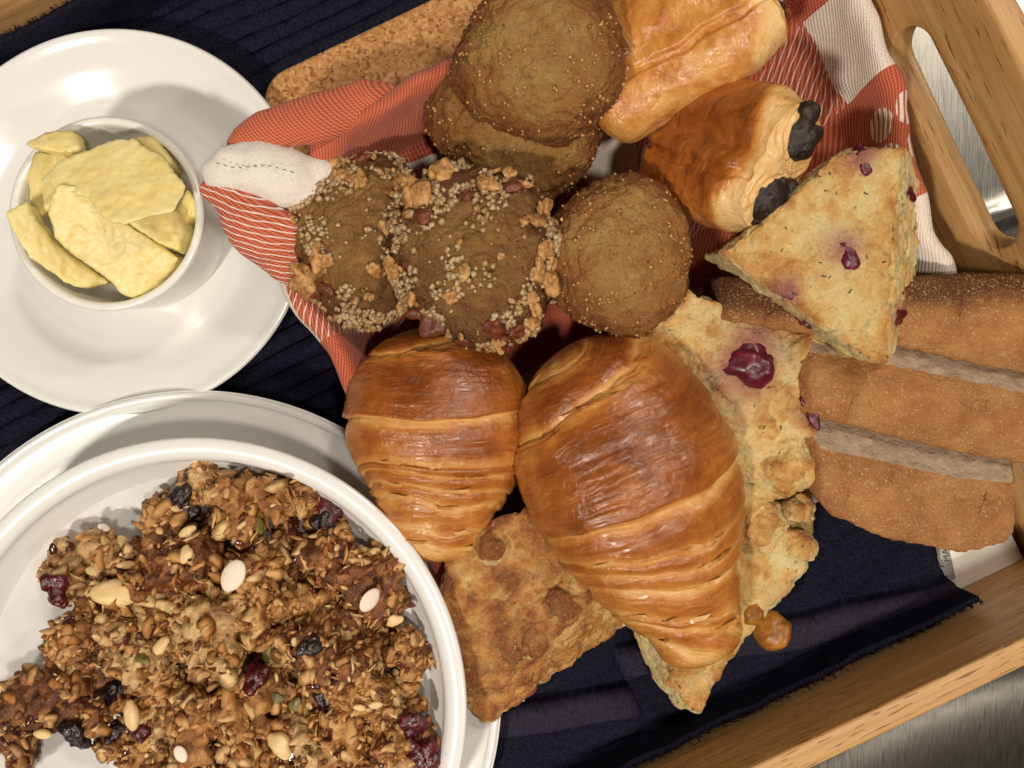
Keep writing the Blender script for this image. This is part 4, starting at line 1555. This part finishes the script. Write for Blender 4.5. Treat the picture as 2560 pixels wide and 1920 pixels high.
def scone(label, solids, balls=(), berries=(), mat='scone', seed=0, voxel=0.085, rough=1.0, herbs=18, crystals=120):
    """solids = [(top outline [(px,py,z)...], bottom outline or (thickness, grow))]"""
    sh = Shell()
    for top, bot in solids:
        T = np.array([at(*p) for p in top])
        if isinstance(bot, tuple):
            th, grow, ox, oy = bot
            cen = T.mean(0)
            Bm = T.copy()
            Bm[:, :2] = cen[:2] + (T[:, :2] - cen[:2]) * grow + np.array([ox, oy])
            Bm[:, 2] = T[:, 2] - th
        else:
            Bm = np.array([at(*p) for p in bot])
        sh.prism(T, Bm)
    for (x, y, z, r) in balls:
        sh.ball(at(x, y, z), (r, r, r * 0.8))
    V, N, E, Fs = sh.remesh(voxel, 4)
    top = sstep(0.25, 0.8, N[:, 2])
    f1, f2, cid = worley(V * 0.95 + 0.25 * fbm(V * 1.2, 2, seed)[:, None], seed)
    g1, g2, _ = worley(V * 2.3, seed + 3)
    j1, j2, jid = worley(V * 4.2, seed + 13)
    disp = rough * (0.24 * (0.55 - f1) + 0.14 * (0.5 - g1) + 0.16 * fbm(V * 0.8, 3, seed) + 0.10 * fbm(V * 3.2, 3, seed + 1)) + 0.07 * (0.5 - j1)
    crev = sstep(0.10, 0.0, f2 - f1) * sstep(0.45, 0.7, vnoise(V * 0.5, seed + 9))
    disp -= 0.14 * crev
    V = V + N * disp[:, None]
    N = normals(V, Fs)
    if N[:, 2][V[:, 2] > np.percentile(V[:, 2], 90)].mean() < 0:
        N = -N
    sm_ = relax(V, E, 14)
    curv = np.clip(((V - sm_) * N).sum(1) / 0.09, -1.5, 1.5)
    curv = curv + 0.9 * np.clip(((sm_ - relax(sm_, E, 60, 0.9)) * N).sum(1) / 0.12, -1.2, 1.2)
    base = np.array([V[:, 0].mean(), V[:, 1].mean(), V[:, 2].min()])
    root = thing('scone', label, 'scone', base, 'scones in the pile')
    stain = np.zeros(len(V))
    items = []
    for (bx, by, sc, stretch, spin, sink) in berries:
        p, n = pick(V, N, bx, by)
        stain = np.maximum(stain, np.exp(-(np.linalg.norm(V - p, axis=1) / (0.75 * sc)) ** 2))
        items.append((p, n, sc, stretch, spin, sink))
    add('crumb', mesh('crumb', V - base, Fs, attrs={'top': top, 'pit': np.clip(f1 + crev, 0, 1), 'stain': stain, 'curv': curv}), MAT[mat], root)
    for j, (p, n, sc, stretch, spin, sink) in enumerate(items):
        me = FLAT_BERRY[j % 4]
        o = add('cranberry', me, MAT['cran'], root)
        put(o, p - n * sink - base, rot_to(n, spin), (sc * stretch, sc / stretch ** 0.5, sc * 0.8))
    up = np.where(N[:, 2] > 0.15)[0]
    for j in range(herbs):
        i = rng.choice(up)
        me = HERB[j % 4]
        o = add('herb_fleck', me, MAT['herb'], root)
        k = rng.uniform(0.6, 1.4)
        put(o, V[i] + N[i] * 0.01 - base, rot_to(N[i], rng.uniform(0, 6)), (k, k, 1))
    if crystals:
        w = (N[:, 2] > 0.4) * (0.05 + sstep(0.45, 0.7, vnoise(V * 0.8, seed + 21)))
        scatter_cubes('sugar_crystals', V, N, w, crystals, 0.04, 0.09, base, root, MAT['sugar'])
    return root, V, N


# the triangular scone beside the bread
scone('triangular cranberry scone with crisp edges beside the sliced bread',
      [([(1795, 632, 7.9), (1900, 560, 8.2), (2050, 420, 8.6), (2110, 375, 8.7), (2262, 368, 8.8), (2250, 450, 8.7), (2232, 600, 8.5), (2222, 750, 8.3), (2216, 908, 8.0), (2182, 905, 8.0)],
        [(1758, 640, 4.6), (1880, 560, 4.4), (2030, 430, 4.6), (2100, 390, 4.8), (2285, 385, 5.2), (2302, 450, 5.4), (2300, 600, 5.6), (2288, 720, 5.6), (2222, 900, 5.8), (2080, 882, 5.4)])],
      berries=[(2105, 607, 0.9, 1.5, 0.5, 0.26), (2150, 392, 0.75, 1.4, 0.2, 0.28), (2258, 790, 0.8, 1.5, 1.4, 0.12), (2287, 480, 0.6, 1.9, 1.5, 0.1), (1985, 815, 1.0, 1.3, 0.6, 0.15), (1958, 735, 0.7, 1.3, 0.9, 0.15)],
      seed=31, rough=0.62, herbs=34, crystals=30)
# the scone in the middle, partly under the large croissant
scone('lumpy cranberry scone between the large croissant and the bread',
      [([(1600, 800, 6.0), (1690, 715, 6.2), (1780, 745, 6.2), (1900, 790, 6.0), (2040, 845, 5.8), (2085, 890, 5.7), (2070, 1000, 5.6), (2040, 1080, 5.5), (1900, 1200, 5.3), (1800, 1240, 5.2), (1680, 1100, 5.4), (1600, 900, 5.8)], (3.4, 0.92, 0, 0)),
       ([(1740, 1050, 5.2), (2020, 1020, 5.4), (2035, 1150, 5.2), (1990, 1235, 5.0), (1900, 1260, 4.8), (1740, 1220, 4.8)], (3.0, 0.95, 0, 0))],
      balls=[(2010, 890, 5.3, 1.05), (2045, 930, 5.0, 0.9), (1960, 1165, 5.0, 1.15), (1905, 1060, 5.1, 0.8), (1900, 1310, 4.2, 1.05), (1850, 1250, 4.2, 1.0), (1990, 1275, 3.2, 0.8), (1860, 760, 5.6, 0.6), (1985, 1330, 2.9, 0.7)],
      berries=[(1842, 920, 1.75, 1.15, 0.7, 0.3), (1892, 872, 1.5, 1.0, 0.5, 0.34), (2025, 1012, 0.8, 1.7, 0.35, 0.02)],
      seed=37, rough=1.25, herbs=46, crystals=30)
# the brown sugared scone that leans over the plate
scone('brown sugar topped scone leaning out beside the granola bowl',
      [([(1115, 1400, 4.8), (1230, 1300, 5.4), (1400, 1250, 5.6), (1500, 1380, 5.5), (1520, 1480, 5.3), (1400, 1580, 5.0), (1280, 1650, 4.8), (1175, 1700, 4.6), (1120, 1690, 4.6), (1098, 1560, 4.7)],
        [(1115, 1420, 2.2), (1230, 1330, 2.2), (1400, 1270, 2.2), (1560, 1400, 2.4), (1585, 1545, 2.6), (1400, 1680, 2.6), (1290, 1765, 2.7), (1225, 1800, 2.8), (1125, 1765, 2.8), (1080, 1580, 2.6)])],
      balls=[(1400, 1500, 4.9, 0.9), (1330, 1590, 4.6, 0.8), (1225, 1365, 5.3, 0.7), (1215, 1755, 2.9, 0.75), (1150, 1735, 2.9, 0.7)],
      mat='sconebrown', seed=43, rough=1.0, herbs=14, crystals=110)
# the scone under the croissant tip
SC4 = scone('golden scone under the pointed tip of the large croissant',
      [([(1640, 1480, 4.0), (1700, 1380, 4.2), (1850, 1330, 4.3), (1990, 1320, 4.2), (2030, 1370, 4.2), (2015, 1430, 4.1), (1960, 1490, 4.0), (1880, 1570, 3.9), (1800, 1680, 3.7), (1750, 1780, 3.5), (1725, 1770, 3.5), (1675, 1720, 3.6), (1650, 1600, 3.8)],
        [(1585, 1500, 2.0), (1660, 1400, 2.0), (1850, 1350, 2.0), (1980, 1340, 2.0), (2010, 1380, 2.0), (1990, 1440, 2.0), (1950, 1500, 2.0), (1870, 1580, 2.0), (1790, 1690, 1.8), (1745, 1775, 1.8), (1690, 1765, 1.8), (1625, 1690, 1.8), (1585, 1590, 1.9)])],
      balls=[(2000, 1370, 4.0, 0.7)],
      seed=51, rough=0.8, herbs=22, crystals=30)
for (x, y, z, r) in ((1930, 1575, 3.4, 1.05), (1878, 1535, 3.7, 0.7)):
    me = lump_mesh('golden_raisin', r, int(x), 0.16, 0.1, 1)
    o = add('golden_raisin', me, MAT['goldraisin'], SC4[0])
    put(o, at(x, y, z) - np.array(SC4[0].location) / S, rot_to((0.3, 0.2, 0.5), 0.8), (0.72, 1.0, 1.5))


# ------------------------------------------------------------------ bread
def bread(label, top_edge, bot_edge, ztop, zbot, hgt, seed, dark=0.4, cut=True):
    """lengthwise slice: upper outline and lower outline in photo pixels, left to right"""
    n = 90
    te = np.array([at(x, y, ztop) for x, y in top_edge])
    be = np.array([at(x, y, zbot) for x, y in bot_edge])
    f = np.linspace(0, 1, n)

    def along(E):
        d = np.concatenate([[0], np.cumsum(np.linalg.norm(np.diff(E, axis=0), axis=1))])
        d /= d[-1]
        return np.stack([np.interp(f, d, E[:, k]) for k in range(3)], 1)
    T, Bm = along(te), along(be)
    m = 26
    V = []
    for i in range(n):
        for j in range(m):
            t = j / (m - 1)
            bulge = 0.55 * math.sin(math.pi * (0.0 + 0.92 * t)) ** 0.8
            p = T[i] * (1 - t) + Bm[i] * t
            e = min(f[i], 1 - f[i]) / 0.05
            e = 1 - (1 - min(e, 1)) ** 2
            V.append(p + np.array([0, 0, bulge * e - 0.5 * (1 - e)]))
    # cut face below the upper edge, then underside
    up = (T - Bm)
    up[:, 2] = 0
    up /= np.linalg.norm(up, axis=1)[:, None]
    low0 = T + up * (1.9 if cut else 0.25) + np.array([0, 0, -1.25 if cut else -hgt])
    low1 = Bm + up * 0.9 + np.array([0, 0, -hgt * 0.8])
    sh = Shell()
    top = np.array(V).reshape(n, m, 3)
    sec = np.concatenate([top, low1[:, None], low0[:, None]], 1)
    k = m + 2
    Fs = grid_faces(n, k, wrap_v=True)
    VV = sec.reshape(-1, 3)
    caps = [list(range(k))[::-1], list(range((n - 1) * k, n * k))]
    v2, n2, e2, f2 = remesh(VV, [Fs, [caps[0]], [caps[1]]], 0.13, 2)
    if n2[v2[:, 2] > np.percentile(v2[:, 2], 90)][:, 2].mean() < 0:
        n2 = -n2
    upm = up.mean(0)
    crumb = sstep(0.36, 0.50, n2 @ upm) * sstep(0.3, 0.6, n2[:, 2]) if cut else np.zeros(len(v2))
    disp = (0.10 * fbm(v2 * 0.7, 3, seed) + 0.07 * fbm(v2 * 3, 4, seed + 1)) * (1 - 0.3 * crumb)
    w1, w2, _ = worley(v2 * 2.6, seed)
    disp += 0.05 * (0.5 - w1)
    rel = (v2 - T.mean(0)) @ upm
    toast = np.clip(dark * sstep(-2.6, -0.2, rel + 0.5 * fbm(v2 * 0.6, 3, seed + 40)) * 1.15 + 0.25 * dark * sstep(0.15, 0.5, rel) , 0, 1) * (1 - crumb)
    v2 = v2 + n2 * disp[:, None]
    base = np.array([v2[:, 0].mean(), v2[:, 1].mean(), v2[:, 2].min()])
    o = add('bread_slice', mesh('bread_slice', v2 - base, f2, attrs={'crumb': crumb, 'toast': toast}), MAT['bread'], loc=base)
    tag(o, label, 'bread', 'slices of floury bread')
    # flour and meal grains on the crust
    return o


bread('dark crusted bread slice nearest the tray handle', [(1800, 690), (1960, 690), (2230, 690), (2400, 684), (2600, 682)], [(1790, 800), (1960, 830), (2225, 868), (2400, 905), (2600, 948)], 6.4, 6.1, 3.2, 61, 0.95, False)
bread('middle floury bread slice with a crack across its crust', [(2000, 868), (2100, 880), (2235, 905), (2400, 940), (2600, 985)], [(1990, 1030), (2100, 1060), (2300, 1110), (2450, 1145), (2600, 1166)], 6.2, 5.6, 3.0, 67, 0.25)
bread('outermost floury bread slice next to the navy towel', [(2020, 1096), (2120, 1118), (2250, 1150), (2400, 1182), (2556, 1190)], [(2030, 1240), (2080, 1292), (2230, 1350), (2400, 1384), (2530, 1352)], 5.7, 5.3, 2.8, 71, 0.15)


# ------------------------------------------------------------------ granola
def oat_mesh(seed):
    g = np.random.default_rng(seed)
    n = 10
    V = []
    a, b = 0.36, 0.24
    for k in range(n):
        t = 2 * math.pi * k / n
        rr = g.uniform(0.82, 1.1)
        V.append((a * rr * math.cos(t), b * rr * math.sin(t), 0.05 * math.cos(2 * t) + g.normal(0, 0.012)))
    V += [(0.12, 0, 0.06), (-0.12, 0, 0.06), (0, 0, -0.05)]
    Fs = []
    for k in range(n):
        k2 = (k + 1) % n
        t = 2 * math.pi * (k + 0.5) / n
        Fs.append([k, k2, n if math.cos(t) > 0 else n + 1])
        Fs.append([k2, k, n + 2])
    Fs += [[n, n + 1, 2], [n + 1, n, 7]] if False else []
    # close the ridge between the two upper vertices
    up = [i for i in range(n) if math.cos(2 * math.pi * (i + 0.5) / n) > 0]
    for k in range(n):
        a1 = math.cos(2 * math.pi * (k - 0.5) / n) > 0
        a2 = math.cos(2 * math.pi * (k + 0.5) / n) > 0
        if a1 != a2:
            Fs.append([k, n + 1, n] if a1 else [k, n, n + 1])
    return mesh('oat_flake', V, [Fs])


def ellipsoid_mesh(name, r, nu=8, nv=12, point=0.0):
    sh = Shell().ball((0, 0, 0), (1, 1, 1), nu=nu, nv=nv)
    V = np.concatenate(sh.V)
    V[:, 1] *= 1 - point * np.clip(V[:, 0], 0, 1) ** 2
    V = V * np.array(r)
    return mesh(name, V, [sh.F])


OATS = [oat_mesh(1000 + i) for i in range(8)]
FLAX = ellipsoid_mesh('flax_seed', (0.26, 0.13, 0.06), 8, 12, 0.6)
SUNF = ellipsoid_mesh('sunflower_seed', (0.42, 0.2, 0.12), 8, 12, 0.7)
WSEED = ellipsoid_mesh('white_seed', (0.62, 0.42, 0.13), 10, 18, 0.15)
PUMP = ellipsoid_mesh('pumpkin_seed', (0.52, 0.28, 0.1), 8, 14, 0.5)
RAIS = [lump_mesh('raisin', 0.62, 1100 + i, 0.45, 0.1, 4) for i in range(4)]
NUTS = [lump_mesh('nut', 0.62, 1200 + i, 0.15, 0.11, 2) for i in range(3)]

PART = {'raisin': (RAIS, 'raisin'), 'dried_cranberry': (RAIS, 'drycran'), 'nut': (NUTS, 'nut'), 'pumpkin_seed': ([PUMP], 'pumpkin'), 'white_seed': ([WSEED], 'seed')}


def cluster(label, cx, cy, rx, ry, z, tone, extras=(), seed=0, ang=0.0, noats=34, thick=0.75):
    """cx.. in pixels of the enlarged bowl view; z = height of the cluster's middle"""
    px, py = cx * 0.5788, 960 + cy * 0.5788
    sc = (H - z) / FPX
    X, Y = rx * 0.595 * sc, ry * 0.595 * sc
    C = at(px, py, z)
    g = np.random.default_rng(seed)
    sh = Shell()
    Zr = thick * min(X, Y)
    ca, sa = math.cos(ang), math.sin(ang)
    Rz = np.array([[ca, -sa, 0], [sa, ca, 0], [0, 0, 1.0]])
    for q_ in range(5):
        nv_ = int(g.integers(5, 8))
        tt = np.sort(g.uniform(0, 2 * math.pi, nv_) * 0.35 + np.linspace(0, 2 * math.pi, nv_, endpoint=False))
        rr = g.uniform(0.62, 1.0, nv_) * (1.0 if q_ == 0 else g.uniform(0.45, 0.7))
        hz = Zr * (0.62 if q_ == 0 else 0.5)
        pl = np.stack([rr * np.cos(tt) * X, rr * np.sin(tt) * Y, np.zeros(nv_)], 1)
        tl = rot_to(np.array([0, 0, 1.0]) + g.normal(0, 0.22 if q_ == 0 else 0.5, 3))
        oc_ = np.zeros(3) if q_ == 0 else Rz @ (g.normal(0, 0.38, 3) * np.array([X, Y, Zr * 1.1]))
        top = (pl * g.uniform(0.7, 1.0) + [0, 0, hz]) @ tl.T @ Rz.T + C + oc_
        bot = (pl + [0, 0, -hz]) @ tl.T @ Rz.T + C + oc_
        sh.prism(top, bot)
    V, N, E, Fs = sh.remesh(0.11, 1)
    f1, f2, cid = worley(V * 1.7, seed)
    h1, h2, _ = worley(V * 3.6, seed + 2)
    k1, k2, kid = worley(V * [2.6, 2.6, 3.4] + 0.3 * fbm(V * 2, 2, seed + 7)[:, None], seed + 5)
    V = V + N * (0.30 * (0.6 - f1) * (0.5 + cid) + 0.30 * (kid - 0.45) * sstep(0.0, 0.22, k2 - k1) + 0.10 * (0.5 - h1) + 0.12 * fbm(V * 1.2, 3, seed + 1))[:, None]
    N = normals(V, Fs)
    if ((V - C) * N).sum() < 0:
        N = -N
    base = np.array([C[0], C[1], V[:, 2].min()])
    root = thing('granola_cluster', label, 'granola', base, 'granola clusters in the bowl')
    add('cluster', mesh('cluster', V - base, Fs, attrs={'cell': kid}), MAT['gr_' + tone], root)
    up = np.where(N[:, 2] > -0.15)[0]

    def stick(name, me, mat, i, scl, lift=0.03, jit=0.45):
        o = bpy.data.objects.new(name, me)
        scene.collection.objects.link(o)
        if not me.materials:
            me.materials.append(mat)
        o.parent = root
        if me.materials[0] != mat:
            o.material_slots[0].link = 'OBJECT'
            o.material_slots[0].material = mat
        put(o, V[i] + N[i] * lift - base, rot_to(N[i] + g.normal(0, jit, 3), g.uniform(0, 6.28)), (scl, scl * g.uniform(0.8, 1.15), scl))
    for k in range(noats):
        stick('oat_flake', OATS[k % 8], MAT['oat'], g.choice(up), g.uniform(0.65, 1.5), 0.02, 0.35)
    for k in range(int(noats * 0.16)):
        stick('flax_seed', FLAX, MAT['flax'], g.choice(up), g.uniform(0.8, 1.15), 0.05, 0.25)
    for k in range(int(noats * 0.1)):
        stick('sunflower_seed', SUNF, MAT['oat'], g.choice(up), g.uniform(0.8, 1.15), 0.07)
    for e in extras:
        kind, ex, ey, es = e[:4]
        mes, mt = PART[kind]
        p, n = pick(V, N, ex * 0.5788, 960 + ey * 0.5788, 10)
        i = int(np.argmin(((V - p) ** 2).sum(1)))
        o = bpy.data.objects.new(kind, mes[int(g.integers(len(mes)))])
        scene.collection.objects.link(o)
        if not o.data.materials:
            o.data.materials.append(MAT[mt])
        if o.data.materials[0] != MAT[mt]:
            o.material_slots[0].link = 'OBJECT'
            o.material_slots[0].material = MAT[mt]
        o.parent = root
        nn = n + np.array([0, 0, 0.9])
        put(o, p + n * 0.08 + np.array([0, 0, 0.12 if kind == 'white_seed' else 0.02]) - base, rot_to(nn, e[4] if len(e) > 4 else g.uniform(0, 6)), (es * (1.25 if kind == 'nut' else 1), es * (0.85 if kind == 'nut' else 1), es))
    # small crumbs
    k = 130
    idx = g.choice(len(V), k)
    oc = Shell()
    tone_a = []
    for i in idx:
        r = g.uniform(0.05, 0.24) ** 1.0
        oc.ball(V[i] + N[i] * 0.02 - base, (r, r * g.uniform(0.45, 0.8), min(r * 0.4, 0.07)), rot_to(N[i] + g.normal(0, 0.5, 3), g.uniform(0, 6)), 4, 7)
        tone_a += [g.random()] * (3 * 7 + 2)
    add('crumbs', mesh('crumbs', np.concatenate(oc.V), [oc.F], attrs={'tone': np.array(tone_a)}, smooth=False), MAT['crumbs'], root, kind='stuff')
    return root


SAME = {'pale': 'pale oat granola cluster in the middle of the bowl', 'golden': 'golden brown granola cluster in the middle of the bowl', 'dark': 'dark toasted granola cluster in the bowl'}
CL = [
    (330, 760, 215, 165, 4.6, 'pale', 'pale granola cluster with a white nut by the bowl wall', [('dried_cranberry', 245, 870, 0.9, 1.2), ('dried_cranberry', 235, 945, 0.8, 0.4), ('nut', 545, 672, 0.6, 0.6), ('white_seed', 455, 610, 0.4, 0.2)], 0.6),
    (430, 905, 190, 110, 4.3, 'dark', 'dark toasted granola cluster below the pale cranberry cluster', [], 0.5),
    (870, 425, 120, 95, 4.7, 'pale', 'pale granola cluster beside a long black raisin', [('raisin', 775, 480, 0.95, 2.2), ('raisin', 830, 560, 1.0, 2.4)], 0),
    (1065, 540, 175, 150, 5.3, 'golden', 'golden granola cluster standing highest at the bowl back', [('pumpkin_seed', 1120, 620, 0.8)], 0.3),
    (715, 570, 110, 120, 4.8, 'golden', 'golden granola cluster touching the long black raisin', [], 0),
    (780, 770, 200, 190, 5.2, 'dark', 'large dark toasted granola cluster beside the oval white seed', [('nut', 800, 730, 0.5), ('nut', 820, 640, 0.5)], 0.2),
    (1290, 490, 110, 130, 4.6, 'golden', 'golden granola cluster next to the highest one at the bowl back', [], 0.6),
    (1410, 590, 105, 110, 4.3, 'dark', 'granola cluster with dark raisins against the bowl back wall', [('raisin', 1380, 610, 1.1, 0.3), ('dried_cranberry', 1425, 550, 1.0, 1.0)], 0),
    (1150, 790, 130, 110, 5.6, 'golden', 'golden granola cluster carrying an oval white seed', [('white_seed', 1012, 812, 1.05, -0.5)], 0.2),
    (560, 960, 150, 140, 5.2, 'pale', 'pale granola cluster topped with two cream nuts', [('nut', 510, 890, 1.35, 0.6), ('nut', 620, 905, 0.9, 0.2), ('nut', 700, 880, 0.7, 1.2), ('nut', 735, 950, 0.75, 0.9)], 0),
    (1480, 760, 170, 110, 4.9, 'dark', 'dark granola cluster just behind the long dark one', [], -0.6),
    (1620, 880, 260, 130, 5.0, 'dark', 'long dark granola cluster with a speckled white seed', [('white_seed', 1605, 930, 0.82, -0.5), ('nut', 1715, 1032, 0.5, 0.2)], -0.6),
    (940, 1070, 190, 180, 5.9, 'pale', 'pale knobbly granola cluster on top of the heap', [], 0.4),
    (1130, 960, 130, 150, 5.6, 'golden', 'golden granola cluster in front of the oval white seed', [], 0),
    (330, 1120, 160, 110, 4.8, 'golden', 'golden granola cluster behind the broad dark slab', [('nut', 355, 1240, 0.75, 0.4)], 0.2),
    (215, 1340, 210, 270, 4.5, 'dark', 'broad dark granola slab against the bowl wall', [('raisin', 440, 1400, 1.0, 1.2), ('raisin', 365, 1600, 1.1, 0.4), ('nut', 175, 1560, 0.5)], 0.1),
    (1410, 1180, 180, 220, 5.4, 'dark', 'dark sticky granola cluster with two black raisins', [('raisin', 1350, 1135, 0.85, 0.4), ('raisin', 1410, 1375, 1.2, 0.2)], 0.2),
    (1770, 1160, 130, 105, 4.5, 'golden', 'small granola cluster alone near the scone', [], 0.3),
    (640, 1190, 200, 130, 5.3, 'pale', 'pale granola cluster with a green pumpkin seed and a small nut', [('pumpkin_seed', 610, 1180, 0.8), ('nut', 690, 1130, 0.7)], 0.1),
    (850, 1440, 150, 165, 5.6, 'golden', 'golden granola cluster with a flat white seed at its foot', [('white_seed', 790, 1580, 0.55, 0.5)], 0.3),
    (1080, 1370, 150, 180, 5.5, 'golden', 'golden granola cluster with a dark cranberry in its cleft', [('dried_cranberry', 1100, 1250, 1.1, 1.3), ('pumpkin_seed', 1205, 1350, 0.7, 1.4)], 0.1),
    (1560, 1330, 150, 160, 5.1, 'golden', 'golden granola cluster with two tiny white nut bits', [('nut', 1560, 1380, 0.35), ('nut', 1635, 1390, 0.4)], 0.2),
    (1290, 1560, 190, 130, 5.2, 'pale', 'pale granola cluster with a split cream nut', [('nut', 1220, 1575, 0.85, 0.7)], 0.1),
    (1470, 1520, 140, 130, 5.2, 'golden', 'golden granola cluster beside the split cream nut', [], 0),
    (1640, 1500, 130, 130, 4.9, 'golden', 'golden granola cluster leaning on the cranberry cluster at the bowl edge', [], 0.4),
    (640, 1440, 150, 130, 5.0, 'pale', 'pale granola cluster with a cream nut and a cranberry', [('nut', 570, 1415, 0.8, 0.2), ('dried_cranberry', 600, 1500, 0.8)], 0.2),
    (1810, 1560, 95, 150, 4.7, 'dark', 'granola cluster with glossy red cranberries at the bowl edge', [('dried_cranberry', 1735, 1555, 1.15, 0.5), ('dried_cranberry', 1855, 1590, 1.2, 1.4), ('dried_cranberry', 1790, 1450, 1.0, 1.2)], 0.1),
    (520, 1560, 120, 90, 4.5, 'golden', 'small golden granola cluster with one raisin beside the bare bowl floor', [('raisin', 500, 1490, 0.8, 0.9)], 0.5),
    (660, 1620, 150, 110, 4.9, 'golden', 'golden granola cluster beside the small raisin cluster', [], 0),
    (1020, 1600, 150, 130, 5.4, 'dark', 'dark granola cluster in front of the cranberry cleft cluster', [], 0.2),
    (850, 1650, 150, 90, 4.8, 'golden', 'golden granola cluster holding one black raisin', [('raisin', 830, 1640, 1.0)], 0.1),
    (1600, 1640, 170, 90, 4.7, 'golden', 'golden granola cluster in front of the cranberry cluster', [], 0.1),
    (1300, 1340, 120, 130, 4.4, 'golden', 'golden granola cluster deep between others with a large pumpkin seed', [('pumpkin_seed', 1260, 1400, 1.1)], 0),
    (1240, 1100, 110, 100, 4.7, 'pale', 'pale granola cluster with a pumpkin seed beside the dark sticky cluster', [('pumpkin_seed', 1150, 1150, 0.8)], 0.3),
    (760, 1040, 120, 90, 4.6, 'golden', 'golden granola cluster sunk behind the pale knobbly one', [], 0),
    (470, 1300, 130, 110, 4.4, 'dark', 'dark granola cluster with one raisin beside the broad dark slab', [('raisin', 470, 1370, 1.0, 0.8)], 0),
    (1350, 800, 130, 110, 4.3, 'dark', 'dark granola cluster with a white nut bit in the shadowed hollow', [('raisin', 1360, 680, 0.7), ('nut', 1280, 940, 0.45)], 0),
    (990, 700, 120, 80, 4.0, 'dark', 'dark sunken granola cluster with a raisin under the highest one', [('raisin', 1010, 690, 0.9)], 0),
    (1640, 1130, 120, 110, 4.1, 'dark', 'dark sunken granola cluster beside the small lone cluster', [], 0),
    (1700, 1330, 90, 90, 4.3, 'pale', 'small pale granola cluster by the bare right bowl wall', [], 0),
    (1190, 1680, 140, 90, 4.9, 'golden', 'golden granola cluster in front of the split cream nut', [], 0),
    (1010, 880, 130, 90, 4.6, 'dark', 'dark granola cluster wedged behind the pale knobbly heap top', [], 0.2),
    (1250, 690, 120, 90, 4.2, 'dark', 'dark granola cluster sunk in front of the highest one', [], 0.1),
    (560, 1330, 120, 100, 4.5, 'golden', 'golden granola cluster beneath the pumpkin seed cluster', [('raisin', 540, 1300, 0.6)], 0.4),
    (780, 1320, 130, 110, 4.9, 'pale', 'pale granola cluster wedged below the knobbly heap top', [], 0.1),
    (1180, 1230, 120, 100, 4.6, 'dark', 'dark granola cluster in the hollow beside the cranberry cleft', [], 0.1),
    (600, 780, 110, 100, 4.2, 'dark', 'dark granola cluster bridging the pale and large dark ones', [], 0.1),
    (1400, 1420, 120, 90, 4.7, 'golden', 'golden granola cluster right below the black raisin', [], 0.1),
    (90, 1560, 90, 110, 4.0, 'dark', 'dark granola cluster ending the broad slab at the bowl wall', [], 0.1),
    (1330, 960, 120, 100, 4.4, 'golden', 'golden granola cluster filling the hollow beside the dark sticky one', [], 0.2),
    (1240, 870, 100, 80, 4.2, 'dark', 'dark granola crumb heap in front of the oval white seed', [], 0.2),
    (900, 910, 110, 90, 4.9, 'golden', 'golden granola cluster leaning on the large dark one', [], 0.2),
    (1185, 1500, 110, 90, 4.6, 'dark', 'dark granola cluster wedged beside the split cream nut', [], 0.2),
    (1500, 1030, 130, 110, 4.4, 'dark', 'dark granola cluster in the hollow below the speckled white seed', [], 0.2),
    (900, 625, 100, 90, 4.0, 'dark', 'dark granola cluster low in front of the long black raisin', [], 0.2),
    (930, 1290, 110, 90, 4.6, 'golden', 'golden granola cluster low beneath the pale knobbly heap top', [], 0.2),
    (755, 925, 100, 80, 4.4, 'golden', 'golden granola cluster low beside the two cream nuts', [], 0.2),
]
for i, (cx, cy, rx, ry, z, tone, lb, ex, an) in enumerate(CL):
    cluster(lb or SAME[tone], cx, cy, rx, ry, z, tone, ex, 2000 + 13 * i, an, noats=int(10 + rx * ry / 1700))
# deep layer that fills the bowl below the visible clusters
